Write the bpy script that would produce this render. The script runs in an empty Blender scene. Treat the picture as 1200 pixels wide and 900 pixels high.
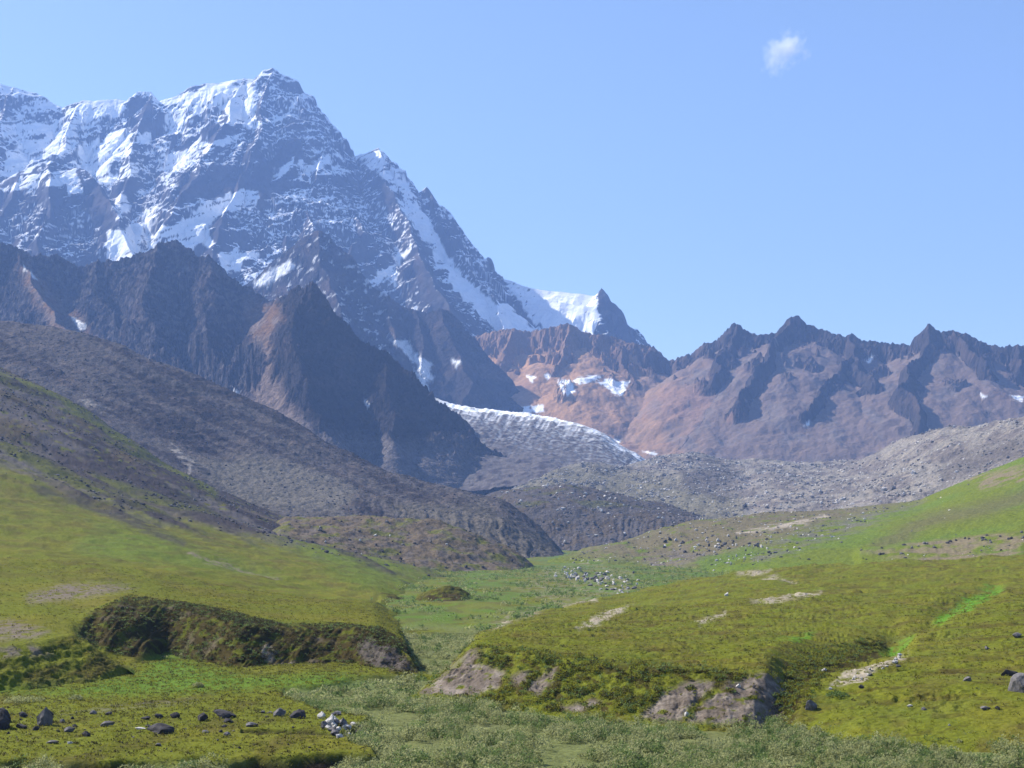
import bpy, math, random
import numpy as np
from mathutils import Vector

# ------------------------------------------------------------------ basics
F, YH, CAMZ = 1650.0, 640.0, 16.0          # focal length in photo pixels, eye level row, eye height
SC = bpy.context.scene
COL = SC.collection
random.seed(7)
RNG = np.random.RandomState(11)

def world(px, py, D):
    return D*(px-600.0)/F, D, CAMZ + D*(YH-py)/F

# ------------------------------------------------------------------ noise
def _h(ix, iy, seed):
    h = (ix.astype(np.int64)*374761393 + iy.astype(np.int64)*668265263 + seed*1442695041) & 0xFFFFFFFF
    h = ((h ^ (h >> 13))*1274126177) & 0xFFFFFFFF
    return (h ^ (h >> 16)) & 1023
_A = np.linspace(0, 2*np.pi, 1024, endpoint=False)
_GX, _GY = np.cos(_A).astype(np.float32), np.sin(_A).astype(np.float32)
def pn(x, y, seed=0):
    x0 = np.floor(x); y0 = np.floor(y)
    fx = (x-x0).astype(np.float32); fy = (y-y0).astype(np.float32)
    ix = x0.astype(np.int64); iy = y0.astype(np.int64)
    u = fx*fx*fx*(fx*(fx*6-15)+10); v = fy*fy*fy*(fy*(fy*6-15)+10)
    def g(dx, dy):
        k = _h(ix+dx, iy+dy, seed)
        return _GX[k]*(fx-dx) + _GY[k]*(fy-dy)
    a = g(0,0); b = g(1,0); c = g(0,1); d = g(1,1)
    return (a+(b-a)*u + ((c+(d-c)*u)-(a+(b-a)*u))*v)*1.5
def fbm(x, y, o=4, seed=0, g=0.5):
    s = 0; a = 1.0; t = 0
    for i in range(o):
        s = s + a*pn(x, y, seed+i*17); t += a; a *= g
        x = x*2.03+11.3; y = y*2.03+5.7
    return s/t*1.3
def rid(x, y, o=4, seed=0, g=0.5):
    s = 0; a = 1.0; t = 0
    for i in range(o):
        s = s + a*(1-np.abs(pn(x, y, seed+i*23))*2.0); t += a; a *= g
        x = x*2.07+3.1; y = y*2.07+8.9
    return s/t
def ss(a, b, x):
    t = np.clip((x-a)/(b-a), 0, 1); return t*t*(3-2*t)

# ------------------------------------------------------------------ traced outlines laid on a surface
def _segd(px, py, pts, close):
    n = len(pts); best = np.full(px.shape, 1e9, np.float32)
    for i in range(n if close else n-1):
        ax, ay = pts[i]; bx, by = pts[(i+1) % n]
        dx, dy = bx-ax, by-ay; L = dx*dx+dy*dy+1e-9
        t = np.clip(((px-ax)*dx+(py-ay)*dy)/L, 0, 1)
        best = np.minimum(best, (px-ax-t*dx)**2+(py-ay-t*dy)**2)
    return np.sqrt(best)
def poly(px, py, pts, soft=4):
    out = np.zeros(px.shape, np.float32); m = soft*3
    xs = [p[0] for p in pts]; ys = [p[1] for p in pts]
    sel = (px > min(xs)-m) & (px < max(xs)+m) & (py > min(ys)-m) & (py < max(ys)+m)
    if not sel.any(): return out
    X, Y = px[sel], py[sel]; ins = np.zeros(X.shape, bool); n = len(pts)
    for i in range(n):
        ax, ay = pts[i]; bx, by = pts[(i+1) % n]
        c = ((ay > Y) != (by > Y)) & (X < (bx-ax)*(Y-ay)/((by-ay) if by != ay else 1e-9)+ax)
        ins ^= c
    d = _segd(X, Y, pts, True); d = np.where(ins, d, -d)
    out[sel] = ss(-soft, soft, d)
    return out
def line(px, py, pts, w, soft=None):
    soft = soft or w*0.6
    xs = [p[0] for p in pts]; ys = [p[1] for p in pts]; m = w+soft+2
    out = np.zeros(px.shape, np.float32)
    sel = (px > min(xs)-m) & (px < max(xs)+m) & (py > min(ys)-m) & (py < max(ys)+m)
    if sel.any(): out[sel] = 1-ss(w-soft, w+soft, _segd(px[sel], py[sel], pts, False))
    return out
def polys(px, py, L, soft=4):
    o = 0
    for p in L: o = np.maximum(o, poly(px, py, p, soft))
    return o

# ------------------------------------------------------------------ mesh from a grid
GRIDS = {}
def grid_mesh(name, x, y, z, col, mat, kind='structure', smooth=True):
    R, Cn = x.shape
    co = np.stack([x, y, z], -1).reshape(-1, 3).astype(np.float32)
    me = bpy.data.meshes.new(name)
    me.vertices.add(R*Cn); me.vertices.foreach_set('co', co.ravel())
    i = np.arange(R*Cn, dtype=np.int32).reshape(R, Cn)
    q = np.stack([i[:-1,:-1], i[:-1,1:], i[1:,1:], i[1:,:-1]], -1).reshape(-1, 4)
    me.loops.add(q.size); me.loops.foreach_set('vertex_index', q.ravel())
    me.polygons.add(len(q)); me.polygons.foreach_set('loop_start', np.arange(0, q.size, 4, dtype=np.int32))
    me.polygons.foreach_set('use_smooth', np.full(len(q), smooth))
    me.update(calc_edges=True)
    a = me.color_attributes.new('ground_colour', 'FLOAT_COLOR', 'POINT')
    c4 = np.ones((R*Cn, 4), np.float32); c4[:, :3] = np.clip(col, 0.002, 0.95).reshape(-1, 3)
    a.data.foreach_set('color', c4.ravel())
    me.materials.append(mat)
    ob = bpy.data.objects.new(name, me); COL.objects.link(ob)
    if kind: ob['kind'] = kind
    return ob
def screen(x, y, z):
    return 600+F*x/y, YH-(z-CAMZ)*F/y

def blur(a, s):
    if s <= 0: return a
    r = int(s*3)+1; k = np.exp(-0.5*(np.arange(-r, r+1)/s)**2); k /= k.sum()
    p = np.concatenate([np.repeat(a[:1], r, 0), a, np.repeat(a[-1:], r, 0)], 0)
    o = 0
    for i in range(2*r+1): o = o + k[i]*p[i:i+a.shape[0]]
    return o
def blur2(a, s): return blur(blur(a, s).T, s).T

def loft(curves, pxs, rows, sm=3.0, smx=4.0):
    """curves: [(outline points (px,py)), (px,D) points]; returns px, py, D arrays"""
    P, L = [], []
    for pts, ds in curves:
        pt = np.array(pts, float); d = np.array(ds, float)
        P.append(np.interp(pxs, pt[:,0], pt[:,1])); L.append(np.log(np.interp(pxs, d[:,0], d[:,1])))
    P = np.array(P); L = np.array(L)
    if smx > 0: P = blur(P.T, smx).T; L = blur(L.T, smx*2).T
    # heights rather than rows of the photo are interpolated
    Z = (YH-P)*np.exp(L)/F; py, ld = [], []
    for k, n in enumerate(rows):
        t = np.linspace(0, 1, n, endpoint=(k == len(rows)-1))[:, None]
        ld.append(L[k]+(L[k+1]-L[k])*t); py.append(Z[k]+(Z[k+1]-Z[k])*t)
    ld = np.concatenate(ld); zz = np.concatenate(py)
    ld = blur(ld, sm); zz = blur(zz, sm)
    D = np.exp(ld); px = np.broadcast_to(pxs, D.shape).copy()
    return px, YH-zz*F/D, D

def mix(a, b, m):
    m = np.asarray(m)[..., None]; return a*(1-m)+np.asarray(b, float)*m
def normals(x, y, z):
    du = [np.gradient(v, axis=1) for v in (x, y, z)]; dv = [np.gradient(v, axis=0) for v in (x, y, z)]
    n = np.stack([du[1]*dv[2]-du[2]*dv[1], du[2]*dv[0]-du[0]*dv[2], du[0]*dv[1]-du[1]*dv[0]], -1)
    n /= np.linalg.norm(n, axis=-1, keepdims=True)+1e-12
    return n*np.sign(n[..., 2:3]+1e-9)

# ------------------------------------------------------------------ materials
def terrain_mat(name, s1, s2, bump, dist, var=0.35, rough=0.95, sheen=False):
    """base colour from the surface's own albedo attribute, broken up by two noises; s1, s2 sizes in metres"""
    m = bpy.data.materials.new(name); m.use_nodes = True; nt = m.node_tree; N = nt.nodes; K = nt.links
    b = N['Principled BSDF']; b.inputs['Roughness'].default_value = rough
    b.inputs['Specular IOR Level'].default_value = 0.04
    at = N.new('ShaderNodeAttribute'); at.attribute_name = 'ground_colour'
    ge = N.new('ShaderNodeNewGeometry')
    n1 = N.new('ShaderNodeTexNoise'); n1.inputs['Scale'].default_value = 1/s1; n1.inputs['Detail'].default_value = 5; n1.inputs['Roughness'].default_value = 0.65
    n2 = N.new('ShaderNodeTexNoise'); n2.inputs['Scale'].default_value = 1/s2; n2.inputs['Detail'].default_value = 3
    K.new(ge.outputs['Position'], n1.inputs['Vector']); K.new(ge.outputs['Position'], n2.inputs['Vector'])
    r = N.new('ShaderNodeMapRange'); r.inputs['From Min'].default_value = 0.3; r.inputs['From Max'].default_value = 0.7
    r.inputs['To Min'].default_value = 1-var; r.inputs['To Max'].default_value = 1+var
    K.new(n1.outputs['Fac'], r.inputs['Value'])
    mu = N.new('ShaderNodeVectorMath'); mu.operation = 'SCALE'
    K.new(at.outputs['Color'], mu.inputs[0]); K.new(r.outputs['Result'], mu.inputs['Scale'])
    mm = N.new('ShaderNodeVectorMath'); mm.operation = 'MINIMUM'; mm.inputs[1].default_value = (0.9, 0.9, 0.9)
    K.new(mu.outputs[0], mm.inputs[0])
    K.new(mm.outputs[0], b.inputs['Base Color'])
    ad = N.new('ShaderNodeMath'); ad.operation = 'ADD'
    K.new(n1.outputs['Fac'], ad.inputs[0]); K.new(n2.outputs['Fac'], ad.inputs[1])
    bp = N.new('ShaderNodeBump'); bp.inputs['Strength'].default_value = bump; bp.inputs['Distance'].default_value = dist
    K.new(ad.outputs[0], bp.inputs['Height']); K.new(bp.outputs['Normal'], b.inputs['Normal'])
    return m
M_SNOWMT = terrain_mat('rock_and_snow', 14, 60, 0.7, 6, 0.16)
M_ROCK = terrain_mat('weathered_rock', 9, 40, 1.0, 11, 0.45)
M_TALUS = terrain_mat('talus', 7, 40, 0.6, 3.5, 0.18)
M_SCREE = terrain_mat('scree', 3.0, 12, 0.9, 2.2, 0.5)
M_TURF = terrain_mat('tundra_turf', 0.5, 2.5, 0.7, 0.3, 0.35)
M_FARTURF = terrain_mat('hillside_turf', 1.6, 7, 0.8, 0.9, 0.4)

# ------------------------------------------------------------------ palette (albedo)
OLIVE = np.array((0.110, 0.121, 0.012)); LUSH = np.array((0.085, 0.140, 0.018)); HEATH = np.array((0.062, 0.045, 0.014))
DRYG = np.array((0.138, 0.126, 0.016)); SOIL = np.array((0.225, 0.180, 0.135)); PSOIL = np.array((0.34, 0.29, 0.23))
SCREE = np.array((0.110, 0.095, 0.088)); DSCREE = np.array((0.058, 0.047, 0.047)); SAGE = np.array((0.15, 0.17, 0.075))
DROCK = np.array((0.046, 0.039, 0.042)); BROCK = np.array((0.13, 0.088, 0.068)); TALUS = np.array((0.21, 0.165, 0.14))
OTAL = np.array((0.32, 0.185, 0.10)); MOR = np.array((0.25, 0.225, 0.195)); SNOW = np.array((0.90, 0.91, 0.92)); PEAT = np.array((0.022, 0.016, 0.010))

# ================================================================== NEAR GROUND
PLAIN = [(-700, 905), (0, 893), (60, 890), (130, 894), (200, 890), (260, 893), (330, 888), (390, 886), (450, 884), (440, 874), (405, 866), (398, 857),
         (440, 848), (436, 838), (370, 828), (330, 812), (380, 800), (430, 792), (500, 786), (430, 770), (-700, 780)]
def floor_patch(px, py, x, y):
    """0 grass plain .. 1 willow ground"""
    j = 14*fbm(x/9, y/14, 3, 5)
    return 1-poly(px+j*1.2, py+j*0.35, PLAIN, 3)

def build_floor():
    # long sheet from behind the eye to the foot of the moraines
    D = np.concatenate([np.linspace(-60, 6, 30), np.geomspace(6.8, 96, 90)[0:], np.geomspace(96.6, 270, 420), np.geomspace(271, 1700, 260)])
    u = np.concatenate([np.linspace(-2600, -260, 60), np.linspace(-250, 1450, 1250), np.linspace(1465, 3900, 60)])
    Y = np.broadcast_to(D[:, None], (len(D), len(u))).copy()
    W = np.maximum(Y, 45.0)
    X = W*(u[None, :]-600)/F
    Z = 0.000006*np.clip(Y-250, 0, None)**2
    knoll = 14.4*ss(62, 8, Y+0.02*np.abs(X))
    Z = Z + knoll + 0.5*fbm(X/30, Y/40, 3, 3)*ss(60, 110, Y)
    px, py = screen(X, np.maximum(Y, 20), Z)
    n = fbm(X/2.2, Y/2.2, 4, 9); n2 = fbm(X/12, Y/18, 4, 31)
    w = floor_patch(px, py, X, Y); w = np.where(Y > 262, ss(-0.35, 0.15, n2), w)
    w = np.where(Y < 60, 0.5, w)
    Z = Z - 0.75*w*(Y < 262) + 0.12*n
    # undercut banks across the plain
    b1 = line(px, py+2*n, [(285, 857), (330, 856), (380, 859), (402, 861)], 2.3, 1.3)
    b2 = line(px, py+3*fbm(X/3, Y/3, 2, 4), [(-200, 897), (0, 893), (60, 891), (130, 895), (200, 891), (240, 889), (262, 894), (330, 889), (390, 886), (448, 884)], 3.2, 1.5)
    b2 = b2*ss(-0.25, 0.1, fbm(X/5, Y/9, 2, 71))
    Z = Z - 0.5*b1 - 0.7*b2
    g = mix(np.broadcast_to(OLIVE, X.shape+(3,)), DRYG, ss(-0.1, 0.5, n2)*0.6)
    g = mix(g, HEATH, ss(0.05, 0.45, fbm(X/5, Y/12, 4, 77))*0.55)
    lush = polys(px+6*n, py+3*n, [[(0, 812), (90, 806), (160, 790), (195, 765), (235, 780), (285, 792), (400, 790), (470, 800), (330, 806), (150, 815)],
                                  [(150, 800), (180, 782), (215, 778), (260, 796), (200, 806)]], 8)
    g = mix(g, LUSH*np.array((1, 1.1, 1)), 0.85*lush)
    g = mix(g, SCREE*1.2, 0.5*line(px, py, [(55, 836), (110, 833), (170, 826), (230, 822)], 3, 3)*ss(-0.3, 0.3, n))
    far = ss(262, 300, Y)
    g = mix(g, mix(np.broadcast_to(LUSH*0.95, X.shape+(3,)), OLIVE, ss(-0.2, 0.3, fbm(X/25, Y/60, 4, 2))), far)
    g = mix(g, HEATH*1.2, far*0.5*ss(0.0, 0.3, fbm(X/6, Y/16, 4, 6)))
    g = mix(g, SAGE*0.8, w*(0.7-0.45*far))
    stones = polys(px+5*n2, py+2*n2, [[(560, 740), (600, 715), (680, 697), (700, 703), (640, 722), (590, 738)],
                                      [(600, 690), (640, 665), (700, 660), (745, 672), (735, 700), (690, 700), (640, 705)]], 5)
    g = mix(g, PSOIL*0.6, 0.6*stones*ss(0.0, 0.3, n)*far)
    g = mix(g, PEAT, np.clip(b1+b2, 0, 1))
    global BANK; BANK = np.clip(b1+b2, 0, 1)
    return grid_mesh('ground', X, Y, Z, g, M_TURF), (X, Y, Z, np.minimum(w, 1-BANK), px, py)

def build_left_hill():
    u = np.concatenate([np.linspace(-900, -60, 90), np.arange(-58, 600, 1.15)])
    toe = ([(-900, 860), (-300, 835), (0, 812), (60, 806), (120, 800), (160, 788), (190, 770), (215, 770), (240, 780), (280, 790), (340, 783), (400, 782), (450, 788), (486, 787), (500, 790), (620, 795)],
           [(-900, 125), (-300, 138), (0, 153), (60, 159), (120, 165), (160, 178), (190, 203), (215, 203), (240, 189), (280, 177), (340, 185), (400, 186), (450, 179), (490, 179), (620, 175)])
    under = ([(p[0], p[1]+30) for p in toe[0]], [(p[0], p[1]-4) for p in toe[1]])
    rimA = ([(-900, 790), (-300, 772), (0, 757), (50, 751), (85, 742), (110, 757), (140, 779), (165, 793), (182, 776), (195, 768.5), (215, 768.5), (240, 778.5), (280, 788), (340, 781.5), (400, 780.5), (450, 786.5), (490, 788), (620, 793)],
            [(-900, 138), (-300, 150), (0, 164), (50, 170), (85, 178), (110, 176), (140, 174), (165, 173), (182, 196), (195, 205), (215, 205), (240, 191), (280, 179), (340, 187), (400, 188), (450, 181), (490, 180), (620, 176)])
    dip = ([(-900, 780), (-300, 760), (0, 741), (50, 736), (85, 737), (110, 768), (140, 775), (165, 779), (182, 772), (195, 767.5), (215, 767.5), (240, 777.5), (280, 787), (340, 780.5), (400, 779.5), (450, 785.5), (490, 788), (620, 795)],
           [(-900, 145), (-300, 158), (0, 176), (50, 182), (85, 190), (110, 190), (140, 190), (165, 188), (182, 200), (195, 207), (215, 207), (240, 192.5), (280, 181), (340, 189), (400, 190), (450, 182), (490, 180.5), (620, 176.5)])
    rim = ([(-900, 745), (-300, 735), (0, 722), (50, 722), (88, 726), (108, 722), (125, 714), (150, 708), (200, 711), (260, 723), (330, 736), (400, 736), (440, 740), (466, 755), (484, 772), (500, 805), (620, 820)],
           [(-900, 175), (-300, 190), (0, 200), (50, 203), (88, 205), (108, 207), (125, 210), (150, 216), (200, 223), (260, 206), (280, 197), (340, 202), (400, 203), (440, 195), (466, 189), (490, 183), (620, 178)])
    ter = ([(-900, 690), (0, 688), (120, 684), (200, 690), (300, 706), (400, 716), (440, 724), (470, 745), (490, 800), (620, 840)],
           [(-900, 240), (0, 250), (200, 285), (300, 275), (400, 262), (440, 242), (470, 216), (490, 200), (620, 190)])
    m1 = ([(-900, 560), (-300, 600), (0, 632), (150, 650), (300, 676), (400, 695), (440, 704), (470, 722), (500, 760), (620, 800)],
          [(-900, 420), (0, 430), (300, 420), (400, 400), (470, 360), (620, 300)])
    m2 = ([(-900, 470), (-300, 530), (0, 575), (150, 608), (300, 642), (400, 662), (470, 680), (540, 697), (600, 720), (620, 740)],
          [(-900, 600), (0, 620), (300, 610), (400, 600), (540, 560), (620, 500)])
    m3 = ([(-900, 360), (-300, 450), (0, 510), (100, 545), (200, 580), (300, 612), (350, 628), (400, 640), (450, 653), (520, 672), (570, 690), (620, 710)],
          [(-900, 820), (0, 860), (300, 850), (400, 840), (620, 780)])
    cr = ([(-900, 150), (-300, 290), (-60, 390), (0, 424), (50, 452), (100, 480), (150, 512), (200, 545), (250, 573), (300, 593), (350, 608), (400, 627), (450, 645), (520, 668), (620, 700)],
          [(-900, 1250), (0, 1200), (300, 1080), (620, 950)])
    bh = ([(p[0], p[1]+60) for p in cr[0]], [(p[0], p[1]+330) for p in cr[1]])
    px, py, D = loft([under, toe, rimA, dip, rim, ter, m1, m2, m3, cr, bh], u, [8, 50, 22, 70, 70, 75, 75, 75, 80, 20], 1.6, 3)
    X, Y, Z = world(px, py, D)
    n1 = fbm(X/25, Y/35, 5, 41); fine = fbm(X/2.0, Y/2.5, 4, 42); near = ss(330, 230, Y)
    # bluff faces
    bl = polys(px, py, [[(92, 745), (98, 728), (115, 716), (150, 700), (210, 706), (330, 732), (400, 732), (445, 738), (470, 755), (492, 786), (440, 788), (400, 782), (330, 784), (280, 792), (235, 778), (200, 765), (160, 768), (125, 762)]], 5)
    bl2 = polys(px, py, [[(-300, 790), (-60, 780), (20, 770), (60, 754), (86, 744), (115, 762), (165, 796), (120, 812), (60, 812), (20, 808), (-60, 830), (-300, 850)]], 7)
    gul = rid(px/26+0.03*py, py/70, 4, 8)*bl
    Z = Z - 0.9*bl*(gul-0.3) + 0.35*fbm(X/3.5, Z/1.6, 4, 12)*np.maximum(bl, 1.3*bl2)*1.0 + 0.35*bl2*fbm(X/1.1, Y/1.1, 3, 13)
    Y = Y + 0.7*fbm(X/3.0, Z/1.2, 4, 19)*bl
    # small gully that divides the two bluffs
    # banks and the far side terrain undulation
    Z = Z + n1*(0.5+0.7*(1-near)) + fine*0.13*near + 5*fbm(X/130, Y/150, 3, 43)*ss(350, 900, Y) + 0.5*fbm(X/6, Y/8, 3, 44)*(1-near)
    Z = Z - 1.2*line(px, py, [(210, 640), (250, 655), (330, 675), (400, 692), (440, 702)], 4, 4)*ss(215, 300, px)
    jx = px+22*fbm(X/30, Y/60, 3, 51); jy = py+9*fbm(X/20, Y/40, 4, 52)
    # colour
    g = mix(np.broadcast_to(OLIVE, X.shape+(3,)), DRYG, 0.6*ss(-0.2, 0.4, fbm(X/18, Y/22, 4, 61)))
    g = mix(g, HEATH*1.4, 0.35*ss(0.05, 0.45, fbm(X/9, Y/16, 4, 62)))
    g = mix(g, LUSH, 0.45*polys(jx, jy, [[(340, 640), (400, 640), (560, 690), (560, 705), (430, 690), (380, 668)], [(120, 612), (260, 650), (330, 668), (260, 672), (90, 650)]], 12))
    g = mix(g, LUSH*1.05, 0.8*polys(jx, jy, [[(140, 795), (170, 770), (190, 742), (206, 748), (222, 762), (265, 785), (270, 800)], [(-40, 800), (60, 800), (150, 798), (120, 815), (-40, 822)]], 6))
    g = mix(g, HEATH*1.3, (1-near)*0.35*ss(0.0, 0.3, fbm(X/7, Y/16, 4, 63)+0.3*fbm(X/60, Y/80, 3, 64)))
    # scree above the green line, with stripes running down to the right
    lineY = np.interp(px, [-900, -300, 0, 60, 130, 200, 260, 340, 420, 620], [230, 420, 548, 572, 598, 612, 622, 640, 650, 700])
    stripe = fbm((px*0.42-py*0.9+4*n1)/13.0+0.5, (px+py)/300.0, 4, 91)
    up = ss(-16, 12, lineY-jy + 26*stripe)
    sc = mix(np.broadcast_to(SCREE*0.85, X.shape+(3,)), DSCREE*0.75, ss(-0.12, 0.15, stripe))
    sc = mix(sc, SCREE*1.0*np.array((1.1, 1, .9)), 0.5*ss(0.15, 0.45, fbm(X/40, Y/60, 4, 33)))
    sc = mix(sc, HEATH*1.2, 0.5*ss(0.1, 0.5, fbm(X/50, Y/70, 4, 34)))
    g = mix(g, sc, up*ss(-0.65, -0.2, fbm(X/7, Y/10, 3, 35)))
    Z = Z + up*0.6*fbm(X/5, Y/7, 3, 99)+up*1.6*stripe
    tx = px+5*fbm(X/9, Y/12, 3, 53); ty = py+3*fbm(X/8, Y/16, 4, 54)
    tong = np.maximum(poly(tx, ty, [(60, 520), (140, 552), (200, 575), (260, 597), (310, 620), (336, 631), (300, 630), (230, 612), (150, 582), (70, 545)], 3), np.maximum(line(tx, ty, [(40, 572), (75, 582), (130, 602), (200, 632), (215, 636)], 3.5, 3)*0.75, poly(tx, ty, [(200, 552), (240, 568), (300, 590), (290, 592), (230, 575), (195, 560)], 3)*0.8))
    g = mix(g, DSCREE*0.85, 0.9*tong)
    g = mix(g, SOIL*0.8, 0.8*line(jx, jy, [(230, 648), (270, 660), (325, 676)], 2.6, 2)*ss(-0.3, 0.1, fine))
    gstripe = line(px, jy, [(-120, 388), (0, 438), (60, 464), (110, 495), (160, 525), (210, 555), (250, 580)], 4.5, 4)
    g = mix(g, OLIVE*0.9, gstripe*0.85)
    g = mix(g, OLIVE*0.8, 0.7*polys(jx, jy, [[(-60, 515), (0, 520), (120, 560), (260, 600), (200, 605), (60, 560)]], 10)*ss(-0.1, 0.3, stripe+0.2))
    # bluff faces: heath, turf and soil scars, their shade painted in as darker tones
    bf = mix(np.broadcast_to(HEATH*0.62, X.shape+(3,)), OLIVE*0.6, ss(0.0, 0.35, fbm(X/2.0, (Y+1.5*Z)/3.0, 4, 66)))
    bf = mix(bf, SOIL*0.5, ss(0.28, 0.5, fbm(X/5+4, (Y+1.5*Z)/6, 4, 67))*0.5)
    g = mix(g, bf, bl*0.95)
    g = mix(g, mix(np.broadcast_to(HEATH*0.8, X.shape+(3,)), OLIVE*0.9, ss(-0.25, 0.2, fbm(X/3, Z/2, 4, 68))), bl2*0.65)  # bank slope turned from the sun: its shade painted as darker turf
    g = mix(g, PSOIL*0.85, 0.85*polys(px+4*fine, py+3*fine, [[(305, 750), (325, 760), (318, 772), (308, 768)], [(262, 782), (300, 785), (320, 775), (355, 776), (345, 787), (280, 790)]], 3)*ss(-0.5, 0, fine))
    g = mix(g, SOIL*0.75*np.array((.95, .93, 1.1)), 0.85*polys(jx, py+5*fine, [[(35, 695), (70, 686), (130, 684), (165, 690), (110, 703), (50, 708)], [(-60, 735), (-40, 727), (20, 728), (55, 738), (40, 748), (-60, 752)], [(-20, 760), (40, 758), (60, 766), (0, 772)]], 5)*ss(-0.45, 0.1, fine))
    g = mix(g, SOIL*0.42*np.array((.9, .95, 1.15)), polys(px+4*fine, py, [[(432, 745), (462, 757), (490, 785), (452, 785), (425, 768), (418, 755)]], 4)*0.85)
    ob = grid_mesh('hillside', X, Y, Z, g, M_TURF)
    return ob, (X, Y, Z, bl, *screen(X, Y, Z))

def build_right_hill():
    u = np.concatenate([np.arange(480, 1245, 1.15), np.linspace(1247, 2300, 90)])
    toe = ([(480, 815), (497, 814), (560, 822), (640, 829), (700, 836), (780, 842), (880, 846), (960, 852), (1000, 860), (1100, 870), (1200, 880), (1500, 895), (2300, 930)],
           [(480, 153), (497, 153), (560, 147), (640, 141), (700, 136), (780, 132), (880, 129), (960, 126), (1000, 121), (1200, 111), (1500, 104), (2300, 92)])
    under = ([(p[0], p[1]+35) for p in toe[0]], [(p[0], p[1]-4) for p in toe[1]])
    rim = ([(480, 817), (497, 810), (530, 785), (552, 764), (575, 762), (620, 766), (660, 772), (720, 778), (780, 786), (850, 790), (905, 786), (950, 800), (1000, 800), (1100, 800), (1200, 805), (1600, 830), (2300, 860)],
           [(480, 156), (530, 157), (552, 160), (575, 157), (620, 152), (720, 145), (780, 141), (850, 139), (905, 139), (950, 138), (1000, 137), (1100, 135), (1200, 130), (2300, 118)])
    mid = ([(480, 830), (515, 800), (545, 762), (565, 750), (640, 746), (720, 742), (800, 740), (900, 742), (960, 748), (1020, 756), (1100, 748), (1200, 738), (1600, 735), (2300, 740)],
           [(480, 170), (565, 195), (640, 208), (720, 218), (800, 222), (900, 215), (1020, 190), (1100, 190), (1200, 190), (2300, 180)])
    m2 = ([(480, 840), (530, 790), (560, 745), (600, 735), (640, 727), (720, 716), (800, 702), (900, 692), (1000, 690), (1100, 688), (1200, 684), (1600, 680), (2300, 680)],
          [(480, 200), (560, 240), (640, 280), (720, 310), (800, 330), (1000, 330), (1200, 320), (2300, 300)])
    cr = ([(480, 840), (530, 780), (556, 742), (600, 729), (640, 716), (700, 702), (760, 690), (800, 682), (850, 673), (930, 664), (1000, 661), (1100, 656), (1200, 651), (1600, 640), (2300, 630)],
          [(480, 230), (556, 275), (600, 310), (640, 350), (700, 400), (800, 460), (1000, 490), (1200, 480), (2300, 450)])
    bh = ([(p[0], p[1]+14) for p in cr[0]], [(p[0], p[1]+130) for p in cr[1]])
    px, py, D = loft([under, toe, rim, mid, m2, cr, bh], u, [8, 90, 90, 90, 80, 20], 2.0, 5)
    X, Y, Z = world(px, py, D)
    fine = fbm(X/1.8, Y/2.4, 4, 142); n1 = fbm(X/16, Y/22, 5, 141)
    jx = px+12*fbm(X/7, Y/10, 3, 151); jy = py+5*fbm(X/6, Y/9, 4, 152)
    bluff = polys(px, py, [[(500, 812), (560, 762), (620, 766), (720, 778), (850, 788), (915, 785), (915, 845), (850, 848), (700, 838), (560, 824)]], 5)
    Z = Z - 1.6*line(px, py, [(900, 850), (915, 815), (925, 785), (960, 770), (1005, 762), (1045, 748)], 17, 15) - 0.9*line(px, py, [(1045, 748), (1090, 728), (1135, 700), (1165, 690)], 9, 9)
    Z = Z - 0.22*bluff*(rid(px/24, py/60, 3, 88)-0.3) + 0.14*fbm(X/2.0, Z/1.2, 4, 112)*bluff
    Z = Z + n1*(0.25+0.0035*(Y-120).clip(0, 400)) + fine*0.13
    step = fbm(X/22, Y/5.5, 3, 171); Z = Z + 0.34*ss(0.0, 0.2, step)*ss(120, 150, Y)*(1-bluff)
    hum = ss(0.12, 0.4, fbm(X/7, Y/7, 3, 172))*ss(120, 130, Y); Z = Z+0.45*hum*fbm(X/1.1, Y/1.1, 3, 173)
    g = mix(np.broadcast_to(OLIVE, X.shape+(3,)), DRYG, 0.5*ss(-0.1, 0.4, fbm(X/12, Y/20, 4, 161)))
    g = mix(g, HEATH*1.6, 0.4*ss(0.1, 0.45, fbm(X/6, Y/11, 4, 162)))
    g = mix(g, HEATH*1.1, 0.55*ss(0.05, 0.3, fbm(X/11, Y/3.2, 4, 165))*ss(118, 135, Y))
    g = mix(g, LUSH*np.array((1.2, .9, .9)), 0.45*ss(0.05, 0.4, fbm(X/9, Y/10, 4, 163)))
    g = mix(g, HEATH*0.8, 0.45*ss(0.25, 0.45, fbm(X/2.6, Y/2.0, 3, 164)))
    bf = mix(np.broadcast_to(OLIVE*0.95, X.shape+(3,)), HEATH*0.6, ss(0.0, 0.3, fbm(X/1.8, Z/1.0, 4, 166)))
    g = mix(g, bf, bluff*0.8)
    scars = polys(jx, jy, [[(497, 813), (512, 795), (555, 764), (572, 766), (560, 775), (575, 782), (592, 790), (585, 805), (560, 812), (520, 818)],
                           [(625, 795), (652, 780), (650, 800), (632, 814), (618, 810)], [(600, 790), (620, 785), (618, 800), (600, 803)],
                           [(752, 840), (772, 815), (800, 800), (835, 800), (815, 818), (805, 838), (780, 845)], [(808, 842), (826, 818), (850, 800), (885, 790), (922, 783), (923, 812), (900, 842), (860, 848)],
                           [(660, 825), (690, 818), (700, 824), (670, 832)]], 4)
    scars = scars*ss(-0.55, -0.2, fbm(X/1.6, (Y+2*Z)/2.6, 4, 181))
    g = mix(g, mix(np.broadcast_to(np.array((0.120, 0.096, 0.076)), X.shape+(3,)), np.array((0.205, 0.172, 0.142)), ss(-0.2, 0.5, fbm(X/2.5, (Y+2*Z)/4, 5, 182, 0.6))), scars)
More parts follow.
